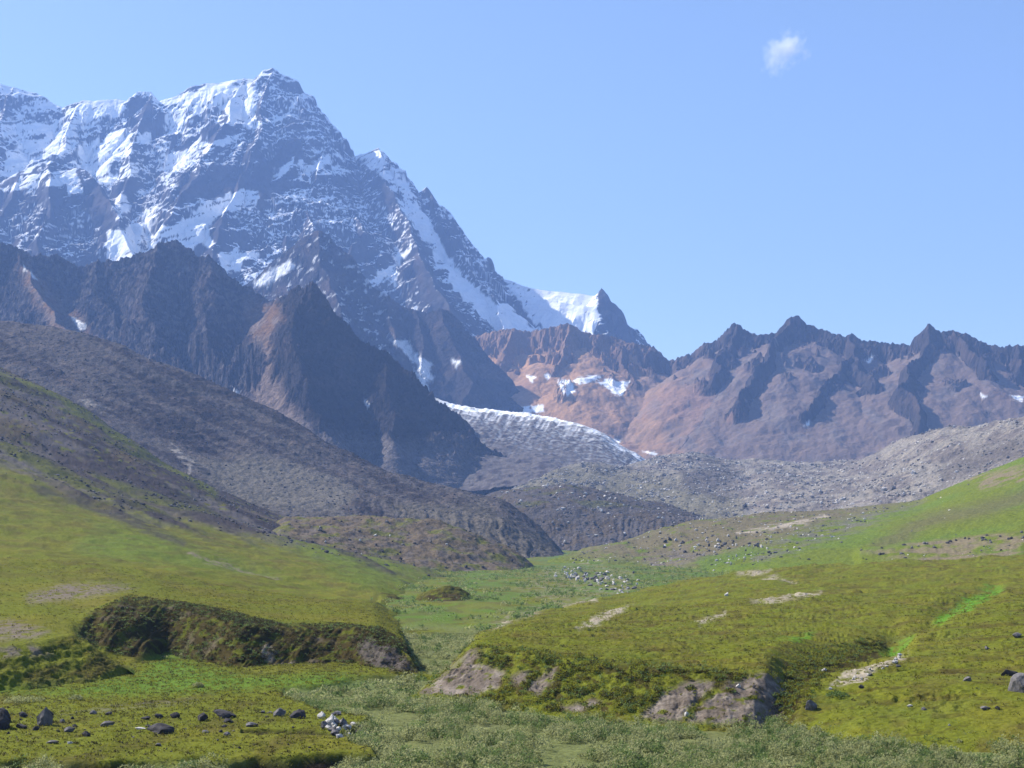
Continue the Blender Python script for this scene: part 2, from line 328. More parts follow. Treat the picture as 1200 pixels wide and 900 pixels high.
    scars2 = polys(px+0.3*(jx-px), py+0.4*(jy-py), [[(553, 742), (580, 732), (613, 720), (650, 710), (700, 701), (700, 705), (650, 714), (613, 726), (580, 739)], [(672, 741), (700, 722), (742, 708), (735, 716), (705, 732), (680, 742)], [(815, 730), (850, 718), (852, 722), (822, 733)],
                            [(880, 706), (920, 698), (962, 694), (958, 700), (900, 707)], [(890, 680), (935, 683), (905, 676)], [(865, 672), (905, 668), (890, 674)],
                            [(970, 808), (990, 782), (1040, 768), (1065, 765), (1060, 774), (1020, 790), (1010, 800), (975, 806)]], 2.5)*ss(-0.3, 0.05, fine)
    g = mix(g, PSOIL*0.9, scars2*0.9)
    gully = polys(jx, jy, [[(900, 850), (918, 800), (925, 772), (965, 762), (1020, 748), (1035, 755), (1010, 770), (975, 778), (955, 800), (935, 830), (920, 850)]], 5)
    g = mix(g, mix(np.broadcast_to(HEATH*0.5, X.shape+(3,)), OLIVE*0.7, ss(0.05, 0.3, fbm(X/1.6, Y/1.6, 3, 190))), gully*0.9)
    g = mix(g, LUSH*np.array((0.9, 1.3, 0.9)), 0.9*ss(-0.5, -0.05, fbm(X/2.2, Y/2.2, 3, 191))*polys(jx, jy, [[(1030, 752), (1045, 742), (1070, 740), (1060, 752), (1035, 758)], [(1090, 725), (1105, 715), (1130, 700), (1160, 685), (1175, 688), (1150, 705), (1135, 718), (1100, 730)], [(900, 745), (925, 750), (960, 742), (935, 755)]], 4))
    ob = grid_mesh('hill', X, Y, Z, g, M_TURF)
    return ob, (X, Y, Z, bluff*(1-np.clip(scars*1.3, 0, 1)), *screen(X, Y, Z))

# ================================================================== MIDDLE DISTANCE
def build_mound():
    u = np.arange(290, 680, 1.0)
    cr = ([(290, 640), (318, 615), (332, 607), (380, 603), (450, 605), (500, 608), (540, 616), (580, 631), (612, 650), (637, 674), (680, 715)], [(290, 940), (680, 900)])
    ba = ([(290, 650), (330, 628), (380, 648), (430, 662), (480, 678), (540, 690), (600, 692), (640, 690), (680, 700)], [(290, 780), (680, 760)])
    md = ([(290, 645), (332, 616), (380, 622), (450, 632), (520, 645), (580, 660), (637, 682), (680, 705)], [(290, 860), (680, 830)])
    un = ([(p[0], p[1]+20) for p in ba[0]], [(290, 765), (680, 745)]); bh = ([(p[0], p[1]+25) for p in cr[0]], [(290, 1060), (680, 1020)])
    px, py, D = loft([un, ba, md, cr, bh], u, [10, 60, 60, 15], 3, 5)
    X, Y, Z = world(px, py, D)
    Z = Z + 2.6*fbm(X/28, Y/30, 4, 201)+1.1*fbm(X/6, Y/6, 4, 202)
    n = fbm(X/16, Y/20, 4, 203)
    g = mix(np.broadcast_to(np.array((0.115, 0.088, 0.058)), X.shape+(3,)), OLIVE*0.9, ss(-0.05, 0.4, n)*0.75)
    g = mix(g, SCREE, 0.6*ss(0.0, 0.4, fbm(X/9, Y/9, 4, 205)))
    g = mix(g, LUSH*0.8, poly(px, py+5*n, [(380, 650), (560, 682), (645, 678), (645, 700), (540, 700), (420, 670)], 6)*0.6)
    return grid_mesh('mound', X, Y, Z, g, M_FARTURF), (X, Y, Z, None, *screen(X, Y, Z))

def build_knobs():
    """two low banks of the meadow beside the stream"""
    u = np.arange(385, 575, 1.0)
    cr = ([(385, 725), (405, 706), (430, 695), (452, 694), (470, 699), (482, 706), (490, 697), (505, 690), (522, 687), (538, 688), (550, 697), (560, 712), (575, 730)], [(385, 425), (575, 425)])
    ba = ([(385, 720), (575, 712)], [(385, 400), (575, 405)])
    un = ([(385, 732), (575, 730)], [(385, 396), (575, 398)]); bh = ([(p[0], p[1]+16) for p in cr[0]], [(385, 540), (575, 540)])
    px, py, D = loft([un, ba, cr, bh], u, [6, 40, 50], 1.5, 2)
    X, Y, Z = world(px, py, D)
    Z = Z + 0.9*fbm(X/8, Y/9, 4, 211)+0.35*fbm(X/2, Y/2, 3, 212)
    face = ss(424, 416, Y)
    g = mix(np.broadcast_to(OLIVE*0.8, X.shape+(3,)), HEATH*0.8, np.maximum(face, 0.6)*ss(-0.4, 0.0, fbm(X/4, Y/3, 3, 213)))
    return grid_mesh('bank', X, Y, Z, g, M_FARTURF), None

def build_far_right_slope():
    u = np.concatenate([np.arange(600, 1240, 1.1), np.linspace(1245, 2100, 60)])
    cr = ([(600, 690), (640, 655), (660, 650), (675, 645), (705, 637), (745, 627), (790, 612), (830, 606), (880, 602), (940, 598), (1010, 592), (1075, 586), (1127, 563), (1200, 533), (1500, 420), (2100, 250)],
          [(600, 1100), (800, 1250), (1000, 1250), (1127, 1150), (1200, 1100), (2100, 1000)])
    m2 = ([(600, 700), (650, 668), (700, 660), (745, 658), (800, 650), (850, 640), (900, 630), (1000, 618), (1075, 605), (1130, 592), (1200, 580), (1500, 510), (2100, 400)],
          [(600, 980), (800, 1000), (1000, 1000), (1200, 900), (2100, 800)])
    m1 = ([(600, 705), (660, 690), (700, 692), (745, 690), (800, 675), (850, 664), (900, 655), (1000, 645), (1100, 635), (1200, 625), (1500, 590), (2100, 540)],
          [(600, 880), (800, 820), (1000, 780), (1200, 700), (2100, 600)])
    ba = ([(600, 720), (700, 705), (800, 695), (1000, 685), (1200, 675), (2100, 640)], [(600, 800), (800, 640), (1000, 560), (1200, 560), (2100, 480)])
    bh = ([(p[0], p[1]+30) for p in cr[0]], [(600, 1350), (2100, 1300)])
    px, py, D = loft([ba, m1, m2, cr, bh], u, [45, 75, 90, 15], 4, 6)
    X, Y, Z = world(px, py, D)
    Z = Z + 3.2*fbm(X/45, Y/50, 4, 221)*ss(1000, 800, px)+1.2*fbm(X/60, Y/60, 3, 222)+0.8*fbm(X/6, Y/8, 4, 223)
    Z = Z + 3.0*line(px, py, [(1010, 652), (1080, 645), (1150, 637), (1260, 628)], 7, 6)
    n = fbm(X/14, Y/18, 4, 224); jx = px+10*fbm(X/30, Y/40, 3, 225); jy = py+4*fbm(X/20, Y/30, 4, 226)
    g = mix(np.broadcast_to(OLIVE*np.array((.95, 1.05, 1)), X.shape+(3,)), LUSH, 0.45*ss(-0.2, 0.4, fbm(X/60, Y/90, 3, 227)))
    br = np.array((0.125, 0.10, 0.062))
    g = mix(g, br, 0.9*polys(jx, jy, [[(660, 650), (745, 622), (830, 600), (1000, 588), (1080, 584), (1000, 606), (930, 625), (860, 650), (800, 668), (745, 690), (760, 660)]], 10)*ss(-0.5, 0.0, n+0.15))
    g = mix(g, SCREE*1.1, 0.75*polys(jx, jy, [[(880, 650), (930, 625), (1010, 600), (1080, 590), (1010, 620), (940, 645), (890, 660)], [(740, 665), (800, 640), (830, 650), (780, 675)]], 9)*ss(-0.2, 0.2, n))
    g = mix(g, br*1.3, 0.95*polys(jx, jy, [[(1010, 654), (1080, 642), (1130, 635), (1200, 628), (1300, 620), (1300, 660), (1100, 660)], [(1130, 560), (1200, 545), (1300, 520), (1300, 540), (1200, 565), (1150, 572)]], 5)*ss(-0.3, 0.1, n))
    g = mix(g, np.array((0.10, 0.085, 0.04)), 0.7*line(jx, jy, [(1240, 570), (1160, 595), (1090, 610), (1030, 640)], 8, 8))
    g = mix(g, PSOIL*0.95, 0.8*line(jx, py+3*n, [(865, 625), (900, 618), (940, 613), (965, 606)], 2.6, 2)*ss(-0.4, 0, n))
    g = mix(g, LUSH*0.9, 0.7*poly(jx, jy, [(820, 655), (850, 648), (870, 640), (900, 645), (860, 660), (820, 672)], 5))
    g = mix(g, mix(np.broadcast_to(PSOIL*0.7, X.shape+(3,)), LUSH*0.8, ss(-0.2, 0.1, n)), polys(jx, jy, [[(640, 690), (665, 664), (700, 658), (745, 672), (742, 690), (700, 697)]], 4)*0.8)
    return grid_mesh('slope', X, Y, Z, g, M_FARTURF), (X, Y, Z, None, *screen(X, Y, Z))

def flutes(px, X, Y, Z, wl, seed):
    return rid((px+6*fbm(X/60, Y/60, 3, seed+1))/wl+0.01*Z, Z/60.0, 3, seed)
def build_left_moraine():
    u = np.concatenate([np.linspace(-900, -45, 80), np.arange(-44, 700, 1.05)])
    cr = ([(-900, 250), (-300, 330), (-60, 364), (0, 371), (60, 379), (140, 400), (200, 425), (280, 458), (350, 493), (400, 524), (450, 548), (500, 565), (543, 572), (590, 586), (620, 606), (642, 626), (660, 645), (700, 690)],
          [(-900, 2000), (0, 1950), (300, 1850), (450, 1700), (590, 1520), (700, 1400)])
    md = ([(-900, 350), (-300, 400), (0, 440), (100, 470), (200, 510), (260, 540), (330, 555), (400, 570), (470, 583), (540, 592), (590, 604), (620, 622), (642, 636), (660, 650), (700, 695)],
          [(-900, 1700), (0, 1680), (300, 1560), (450, 1500), (590, 1400), (700, 1330)])
    ba = ([(-900, 460), (-300, 500), (0, 560), (200, 600), (300, 612), (400, 620), (500, 640), (590, 660), (660, 668), (700, 700)],
          [(-900, 1400), (0, 1350), (300, 1300), (590, 1200), (700, 1200)])
    un = ([(p[0], p[1]+25) for p in ba[0]], [(p[0], p[1]-60) for p in ba[1]]); bh = ([(p[0], p[1]+70) for p in cr[0]], [(p[0], p[1]+330) for p in cr[1]])
    px, py, D = loft([un, ba, md, cr, bh], u, [8, 110, 130, 20], 4, 6)
    X, Y, Z = world(px, py, D)
    fl = flutes(px, X, Y, Z, 13, 231); fm = ss(380, 480, px)*ss(0, 12, py-np.interp(px, [400, 500, 590, 660], [575, 590, 604, 650]))
    Z = Z + 5*fbm(X/90, Y/90, 4, 232) + 1.8*fbm(X/9, Y/10, 4, 233) - 2.6*fm*fl
    n = fbm(X/25, Y/30, 4, 234); jx = px+14*n; jy = py+7*fbm(X/40, Y/50, 3, 235)
    stripe = fbm((px*0.42-py*0.9)/9.0, (px+py)/200.0, 4, 236)
    g = mix(np.broadcast_to(SCREE*0.72, X.shape+(3,)), DSCREE*0.65, ss(-0.2, 0.2, stripe+0.5*fbm(X/9, Y/14, 3, 237)))
    g = mix(g, SCREE*np.array((1.1, 1.0, .9)), 0.5*ss(0.1, 0.5, n))
    g = mix(g, MOR*0.55*np.array((1, 1, .92)), 0.75*polys(jx, jy, [[(225, 540), (300, 538), (360, 548), (420, 575), (400, 605), (330, 600), (270, 590)]], 12))
    g = mix(g, MOR*1.15, 0.8*polys(jx, jy, [[(185, 515), (205, 518), (232, 545), (228, 556), (210, 535)], [(75, 453), (100, 462), (130, 480), (95, 468)]], 4)*ss(-0.3, 0.2, n))
    g = mix(g, np.array((0.12, 0.105, 0.075)), 0.5*poly(jx, jy, [(450, 590), (560, 590), (660, 640), (660, 690), (500, 640)], 8))
    return grid_mesh('moraine', X, Y, Z, g, M_SCREE), (X, Y, Z, None, *screen(X, Y, Z))

def build_mid_moraine():
    u = np.arange(520, 960, 1.05)
    cr = ([(520, 620), (560, 585), (593, 573), (630, 567), (667, 565), (700, 572), (740, 581), (775, 590), (805, 600), (850, 612), (960, 650)], [(520, 1950), (960, 1750)])
    md = ([(520, 630), (600, 592), (667, 592), (720, 600), (780, 606), (850, 618), (960, 655)], [(520, 1750), (960, 1620)])
    ba = ([(520, 660), (600, 650), (660, 648), (720, 640), (780, 630), (850, 640), (960, 670)], [(520, 1640), (960, 1520)])
    bh = ([(p[0], p[1]+35) for p in cr[0]], [(520, 2200), (960, 2050)])
    px, py, D = loft([ba, md, cr, bh], u, [80, 70, 15], 3, 5)
    X, Y, Z = world(px, py, D)
    Z = Z + 5*fbm(X/60, Y/60, 4, 241)+1.6*fbm(X/9, Y/9, 4, 242) - 2.4*flutes(px, X, Y, Z, 9, 243)*ss(598, 616, py)
    n = fbm(X/30, Y/30, 4, 244)
    g = mix(np.broadcast_to(SCREE*0.75, X.shape+(3,)), np.array((0.08, 0.062, 0.045)), ss(-0.2, 0.4, n))
    g = mix(g, OLIVE*0.7, 0.5*ss(0.1, 0.4, fbm(X/50, Y/40, 3, 245))*ss(600, 590, py))
    return grid_mesh('moraine', X, Y, Z, g, M_SCREE), (X, Y, Z, None, *screen(X, Y, Z))

def build_right_moraine():
    u = np.concatenate([np.arange(575, 1240, 1.05), np.linspace(1245, 2100, 60)])
    cr = ([(575, 590), (593, 577), (617, 564), (650, 549), (700, 542), (740, 543), (767, 536), (815, 530), (860, 537), (925, 540), (980, 540), (1024, 531), (1053, 517), (1108, 502), (1200, 489), (1500, 440), (2100, 360)],
          [(575, 2250), (700, 2350), (860, 2500), (980, 2300), (1100, 2000), (1200, 1850), (2100, 1600)])
    md = ([(575, 610), (650, 585), (740, 575), (815, 565), (900, 565), (1000, 562), (1075, 545), (1200, 525), (1500, 480), (2100, 420)],
          [(575, 2050), (860, 2150), (1000, 2000), (1200, 1600), (2100, 1400)])
    ba = ([(575, 640), (700, 630), (830, 622), (943, 615), (1017, 605), (1075, 600), (1200, 590), (2100, 540)],
          [(575, 1800), (860, 1700), (1000, 1550), (1200, 1300), (2100, 1200)])
    bh = ([(p[0], p[1]+30) for p in cr[0]], [(p[0], p[1]+350) for p in cr[1]])
    px, py, D = loft([ba, md, cr, bh], u, [100, 110, 15], 3, 6)
    X, Y, Z = world(px, py, D)
    n = fbm(X/45, Y/50, 4, 251)
    Z = Z + 9*fbm(X/110, Y/120, 4, 252)+3.5*fbm(X/18, Y/20, 4, 253)
    lm = ss(0, 1, line(px, py, [(575, 590), (640, 565), (720, 570), (800, 585), (850, 600)], 22, 18))
    g = mix(np.broadcast_to(MOR*0.78, X.shape+(3,)), SCREE*1.15, ss(-0.2, 0.3, n))
    g = mix(g, PSOIL*0.8, 0.6*ss(0.0, 0.5, fbm(X/14, Y/14, 4, 254)))
    g = mix(g, np.array((0.13, 0.118, 0.075)), 0.7*lm)
    g = mix(g, SCREE*0.8, 0.7*polys(px+9*n, py+5*n, [[(1095, 550), (1130, 525), (1200, 510), (1300, 490), (1300, 540), (1180, 540), (1110, 565)], [(790, 570), (830, 540), (870, 550), (850, 590)]], 8))
    return grid_mesh('moraine', X, Y, Z, g, M_SCREE), (X, Y, Z, None, *screen(X, Y, Z))

def build_glacier():
    u = np.arange(430, 830, 1.0)
    cr = ([(430, 440), (500, 462), (533, 474), (560, 478), (600, 482), (625, 484), (660, 492), (700, 503), (725, 520), (745, 532), (770, 548), (830, 575)], [(430, 3350), (600, 3300), (720, 2950), (830, 2800)])
    md = ([(430, 500), (540, 500), (600, 510), (660, 522), (710, 533), (745, 545), (830, 590)], [(430, 2900), (600, 2850), (720, 2700), (830, 2650)])
    ba = ([(430, 590), (560, 575), (640, 565), (720, 560), (770, 565), (830, 600)], [(430, 2480), (640, 2420), (830, 2450)])
    bh = ([(p[0], p[1]+6) for p in cr[0]], [(430, 3900), (600, 3850), (720, 3350), (830, 3100)])
    px, py, D = loft([ba, md, cr, bh], u, [110, 100, 30], 3, 5)
    X, Y, Z = world(px, py, D)
    n = fbm(X/40, Y/50, 4, 261); cv = rid(px/9+py*0.09, py/40.0, 3, 262)
    Z = Z + 4*n + 2.0*fbm(X/14, Y/14, 4, 263) - 2.0*cv*ss(545, 500, py)*ss(700, 620, px)
    e = py-np.interp(px, [430, 533, 600, 625, 660, 700, 725, 745, 830], [440, 474, 482, 484, 492, 503, 520, 532, 575])
    sn = ss(6, 2, e+4*n)+0.55*ss(20, 5, e+12*n)*ss(0.25, 0.6, cv-0.1)
    sn = sn*ss(500, 530, px)*(1-0.75*ss(625, 700, px)*ss(-0.25, 0.25, fbm(X/30, Y/20, 4, 266)+0.1))
    g = mix(np.broadcast_to(SCREE*1.0, X.shape+(3,)), DSCREE*1.0, ss(-0.1, 0.4, fbm(X/22, Y/22, 4, 264)))
    g = mix(g, np.array((0.52, 0.56, 0.60)), 0.35*ss(60, 12, e+20*n)*ss(0.05, 0.5, fbm(X/10+3, Y/16, 4, 265)+0.15))
    g = mix(g, SNOW*0.92, np.clip(sn, 0, 1))
    return grid_mesh('glacier', X, Y, Z, g, M_SNOWMT), None

# ================================================================== MOUNTAINS (ridge skeletons)
def skeleton(name, u, D, ridges, disp, mat):
    """ridges: (points (px,py,D), steep grade, length of steep part, grade below). Height = highest of all ridge roofs."""
    PX, DD = np.meshgrid(u, D); X = DD*(PX-600)/F; Y = DD.copy()
    wa = disp['warp']; wl = disp['wl']
    Xw = X+wa*fbm(X/wl, Y/wl, 4, disp['seed']); Yw = Y+wa*fbm(X/wl, Y/wl, 4, disp['seed']+5)
    best = np.full(X.shape, -1e9); bd = np.zeros(X.shape); bs = np.zeros(X.shape); bi = np.zeros(X.shape, np.int16); bz = np.zeros(X.shape)
    arc = 0.0
    for k, (pts, s1, l1, s2) in enumerate(ridges):
        W = [world(*p) for p in pts]
        for (ax, ay, az), (bx, by, bz_) in zip(W[:-1], W[1:]):
            dx, dy = bx-ax, by-ay; L = math.hypot(dx, dy)+1e-6
            t = np.clip(((Xw-ax)*dx+(Yw-ay)*dy)/(L*L), 0, 1)
            d = np.hypot(Xw-ax-t*dx, Yw-ay-t*dy)
            zr = az+(bz_-az)*t
            h = zr-np.where(d < l1, s1*d, s1*l1+s2*(d-l1))
            m = h > best
            best = np.where(m, h, best); bd = np.where(m, d, bd); bs = np.where(m, arc+t*L, bs); bi = np.where(m, k, bi); bz = np.where(m, zr, bz)
            arc += L
        arc += 1000
    return X, Y, best, bd, bs, bi, bz

def snow_fields():
    return [[(150, 168), (185, 145), (205, 118), (250, 100), (272, 96), (285, 112), (268, 130), (236, 132), (205, 148), (178, 160)],
           [(270, 104), (300, 96), (297, 130), (303, 152), (292, 158), (270, 150), (262, 128)],
           [(300, 145), (320, 140), (352, 118), (352, 126), (322, 146), (304, 152)],
           [(84, 190), (104, 162), (152, 160), (160, 176), (132, 196), (112, 206)], [(110, 205), (160, 190), (165, 203), (130, 215)],
           [(80, 130), (108, 116), (150, 120), (125, 140), (100, 150), (84, 150)],
           [(0, 138), (70, 138), (92, 150), (90, 178), (62, 185), (30, 202), (0, 215), (8, 178), (40, 160), (0, 160)],
           [(163, 298), (172, 262), (196, 266), (242, 266), (250, 282), (228, 296), (196, 296), (178, 302)], [(166, 250), (184, 242), (185, 258), (172, 262)],
           [(122, 308), (126, 272), (170, 262), (162, 300), (145, 312)], [(134, 226), (150, 232), (153, 250), (136, 258)],
           [(205, 262), (232, 245), (262, 236), (292, 218), (300, 222), (282, 242), (245, 258), (222, 272)],
           [(268, 250), (290, 228), (302, 222), (300, 232), (282, 248)],
           [(186, 186), (212, 178), (232, 172), (212, 192), (190, 196)], [(215, 180), (268, 160), (280, 165), (240, 180)],
           [(318, 200), (336, 188), (345, 190), (345, 202)], [(345, 198), (388, 178), (390, 190), (352, 205)],
           [(0, 225), (30, 206), (62, 198), (40, 220)], [(55, 215), (72, 196), (92, 200), (95, 215), (72, 222)], [(78, 222), (92, 218), (95, 228), (82, 230)],
           [(417, 183), (446, 175), (452, 195), (474, 213), (456, 212), (436, 200)],
           [(456, 212), (474, 216), (484, 232), (505, 262), (508, 285), (496, 282), (470, 245)],
           [(506, 265), (520, 290), (545, 325), (575, 350), (610, 375), (640, 392), (600, 400), (560, 372), (530, 335), (508, 300)],
           [(588, 322), (614, 330), (696, 340), (699, 372), (697, 400), (690, 405), (640, 392), (604, 352)],
           [(254, 300), (276, 292), (300, 300), (290, 310), (262, 322)], [(298, 332), (322, 310), (345, 306), (342, 318), (318, 334), (302, 340)],
           [(430, 330), (470, 300), (480, 285), (476, 300), (445, 330)], [(450, 325), (468, 330), (460, 338)], [(470, 365), (490, 360), (496, 372), (480, 372)],
           [(460, 400), (485, 405), (500, 430), (505, 450), (480, 425)]]

def build_snow_mountain():
    u = np.concatenate([np.linspace(-1100, -52, 90), np.arange(-50, 800, 1.0), np.linspace(802, 900, 20)])
    D = np.concatenate([np.linspace(4100, 4600, 40), np.linspace(4603, 6050, 470), np.linspace(6070, 7600, 60)])
    crest = [(-1100, 330, 6000), (-500, 190, 6000), (-200, 120, 6000), (-60, 112, 6000), (0, 100, 6000), (20, 104, 6000), (45, 112, 6000), (75, 127, 6000), (98, 116, 6000), (115, 120, 6000), (140, 117, 6000), (152, 121, 6000), (160, 110, 6000), (172, 108, 6000), (182, 119, 6000),
             (200, 113, 6000), (222, 103, 6000), (240, 98, 6000), (262, 97, 6000), (275, 94, 6000), (290, 92, 6000), (303, 92, 6000), (312, 83, 6000), (321, 80, 6000), (330, 86, 5990), (342, 94, 5980), (350, 105, 5970), (365, 122, 5960), (385, 143, 5950), (400, 163, 5930), (414, 183, 5920), (432, 178, 5910),
             (446, 173, 5900), (453, 190, 5890), (470, 207, 5880), (484, 228, 5880), (497, 218, 5880), (510, 236, 5870), (528, 250, 5860), (545, 268, 5850), (565, 292, 5830), (590, 323, 5800), (615, 335, 5760), (650, 341, 5700), (692, 346, 5660), (699, 346, 5650), (704, 336, 5645), (710, 346, 5640), (718, 356, 5620), (735, 380, 5560), (750, 400, 5500), (790, 440, 5400)]
    R = [(crest, 1.30, 480, 0.95),
         ([(321, 80, 6000), (306, 130, 5790), (300, 172, 5540), (284, 212, 5380), (262, 252, 5120), (250, 292, 4930), (240, 340, 4700)], 1.3, 140, 0.9),
         ([(290, 92, 6000), (268, 132, 5770), (240, 178, 5480), (214, 228, 5220), (202, 256, 5070)], 1.2, 140, 0.9),
         ([(172, 108, 6000), (163, 150, 5790), (150, 190, 5540), (142, 232, 5300)], 1.2, 140, 0.9),
         ([(98, 118, 6000), (85, 145, 5850), (80, 170, 5700)], 1.2, 120, 0.9),
         ([(12, 102, 6000), (0, 140, 5800), (-10, 180, 5560)], 1.2, 140, 0.9),
         ([(385, 143, 5950), (376, 190, 5650), (350, 242, 5350), (335, 290, 5060), (310, 335, 4800), (290, 380, 4560)], 1.3, 140, 0.9),
         ([(350, 242, 5350), (372, 262, 5180), (385, 300, 4950)], 1.3, 120, 0.9),
         ([(414, 183, 5920), (405, 225, 5640), (420, 270, 5340), (415, 320, 5040)], 1.3, 120, 0.9),
         ([(446, 173, 5900), (462, 235, 5590), (492, 300, 5230), (520, 350, 4920), (540, 400, 4650)], 1.4, 130, 0.9),
         ([(497, 218, 5880), (530, 285, 5640), (560, 330, 5430), (590, 372, 5210), (600, 400, 5050)], 1.4, 120, 0.9),
         ([(596, 334, 5790), (612, 345, 5690), (650, 353, 5580), (685, 358, 5545), (703, 360, 5540)], 1.3, 110, 0.9),
         ([(-500, 330, 5300), (-200, 270, 5340), (-60, 238, 5350), (0, 214, 5350), (30, 202, 5320), (52, 190, 5300), (65, 186, 5300), (80, 194, 5290), (98, 200, 5270), (118, 215, 5230), (130, 236, 5140), (137, 260, 5010), (150, 295, 4840), (160, 340, 4620)], 1.35, 170, 0.9),
         ([(65, 186, 5300), (62, 232, 5060), (52, 272, 4870), (44, 315, 4690)], 1.3, 120, 0.9),
         ([(30, 202, 5320), (8, 245, 5080), (-10, 290, 4860)], 1.3, 120, 0.9)]
    X, Y, Z, d, s, idx, bz = skeleton('m', u, D, R, dict(warp=42, wl=330, seed=301), None)
    k = ss(4, 90, d)
    SNP = snow_fields(); px, py = screen(X, Y, Z); jx = px+7*fbm(X/60, Z/60, 4, 321); jy = py+5*fbm(X/55, Z/40, 4, 322)
    pm = polys(jx, jy, SNP, 3); calm = (1-0.5*polys(px, py, SNP, 8))*(1-0.6*ss(590, 620, px)*ss(704, 695, px))
    fl = rid(s/95, d/420, 4, 311)
    lit = SNP[0:5]+SNP[7:8]+SNP[8:9]+SNP[10:11]+SNP[15:16]+SNP[20:21]
    for pg in lit:                                   # these fields lean to the left, towards the sun
        mk = poly(px, py, pg, 5)*ss(10, 170, d); cxp = sum(q[0] for q in pg)/len(pg)
        Z = Z + mk*0.42*(X-Y*(cxp-600)/F).clip(-150, 150)
    Z = Z + k*(40*(fl-0.45)) + (10+30*k)*calm*fbm(X/150, (Y+Z)/150, 5, 312, 0.5)
    t = (Z-0.5*X)/75.0 + 1.3*fbm(X/260, Y/260, 3, 313)          # tilted rock bands make ledges
    led = pn(t, X/420.0, 314)+0.5*pn(t*2.3, X/200.0, 315)
    Z = Z + 24*led*(0.35+0.65*k)*calm + 9*calm*(rid(X/40, (Y+1.5*Z)/40, 4, 316)-0.5)*(0.3+0.7*k)
    px, py = screen(X, Y, Z)
    N = normals(X, Y, Z)
    gx, gz = np.gradient(Z, axis=1)/np.gradient(X, axis=1), None
    nz = N[..., 2]
    # loose snow lies on ledges, more of it up high and on the left half
    want = 0.64-0.09*ss(900, 2000, Z)-0.05*ss(330, 60, px)+0.24*(idx >= 12)+0.22*(idx > 0)*(idx != 11)*(1-ss(10, 70, d))+0.05*ss(380, 450, px)
    ledge = ss(-0.05, 0.05, nz-want-0.42*fbm((X+0.4*Z)/260, (Z-0.5*X)/75, 7, 331, 0.68))
    speck = ss(0.18, 0.3, fbm(X/26+0.02*Z, (Z-0.45*X)/12, 5, 333, 0.6))*ss(600, 1200, Z)*ss(-0.3, 0.2, fbm(X/200, Z/200, 3, 336))
    sn = np.clip(np.maximum(0.95*ledge, speck*0.75), 0, 1)
    bare = polys(jx, jy, [[(215, 205), (290, 200), (340, 160), (370, 190), (330, 230), (290, 245), (230, 235), (200, 225)], [(190, 160), (250, 150), (280, 175), (210, 180)]], 8)
    bare = np.maximum(bare, poly(px, py, [(699, 325), (712, 325), (745, 390), (735, 405), (712, 390), (701, 362)], 3))
    sn = sn*(1-0.8*bare)
    cut = ss(0.16, 0.28, fbm((X+0.4*Z)/70, (Z-0.5*X)/17, 4, 334, 0.6)+0.3*fbm(X/200, Z/200, 2, 337)+0.1*(nz < 0.42)-0.25*((px > 600) | (py > 255)))
    sn = np.maximum(sn, pm*(1-0.9*cut))
    sn = ss(0.25, 0.7, sn)
    rock = mix(np.broadcast_to(DROCK*0.7, X.shape+(3,)), np.array((0.10, 0.072, 0.06)), 0.5*ss(0.0, 0.5, fbm(X/130, Z/130, 5, 341)))
    rock = mix(rock, np.array((0.09, 0.085, 0.09)), ss(0.1, 0.4, fbm(X/30, Z/50, 4, 342))*0.5)
    g = mix(rock, SNOW, sn)
    return grid_mesh('mountain', X, Y, Z, g, M_SNOWMT, smooth=False)

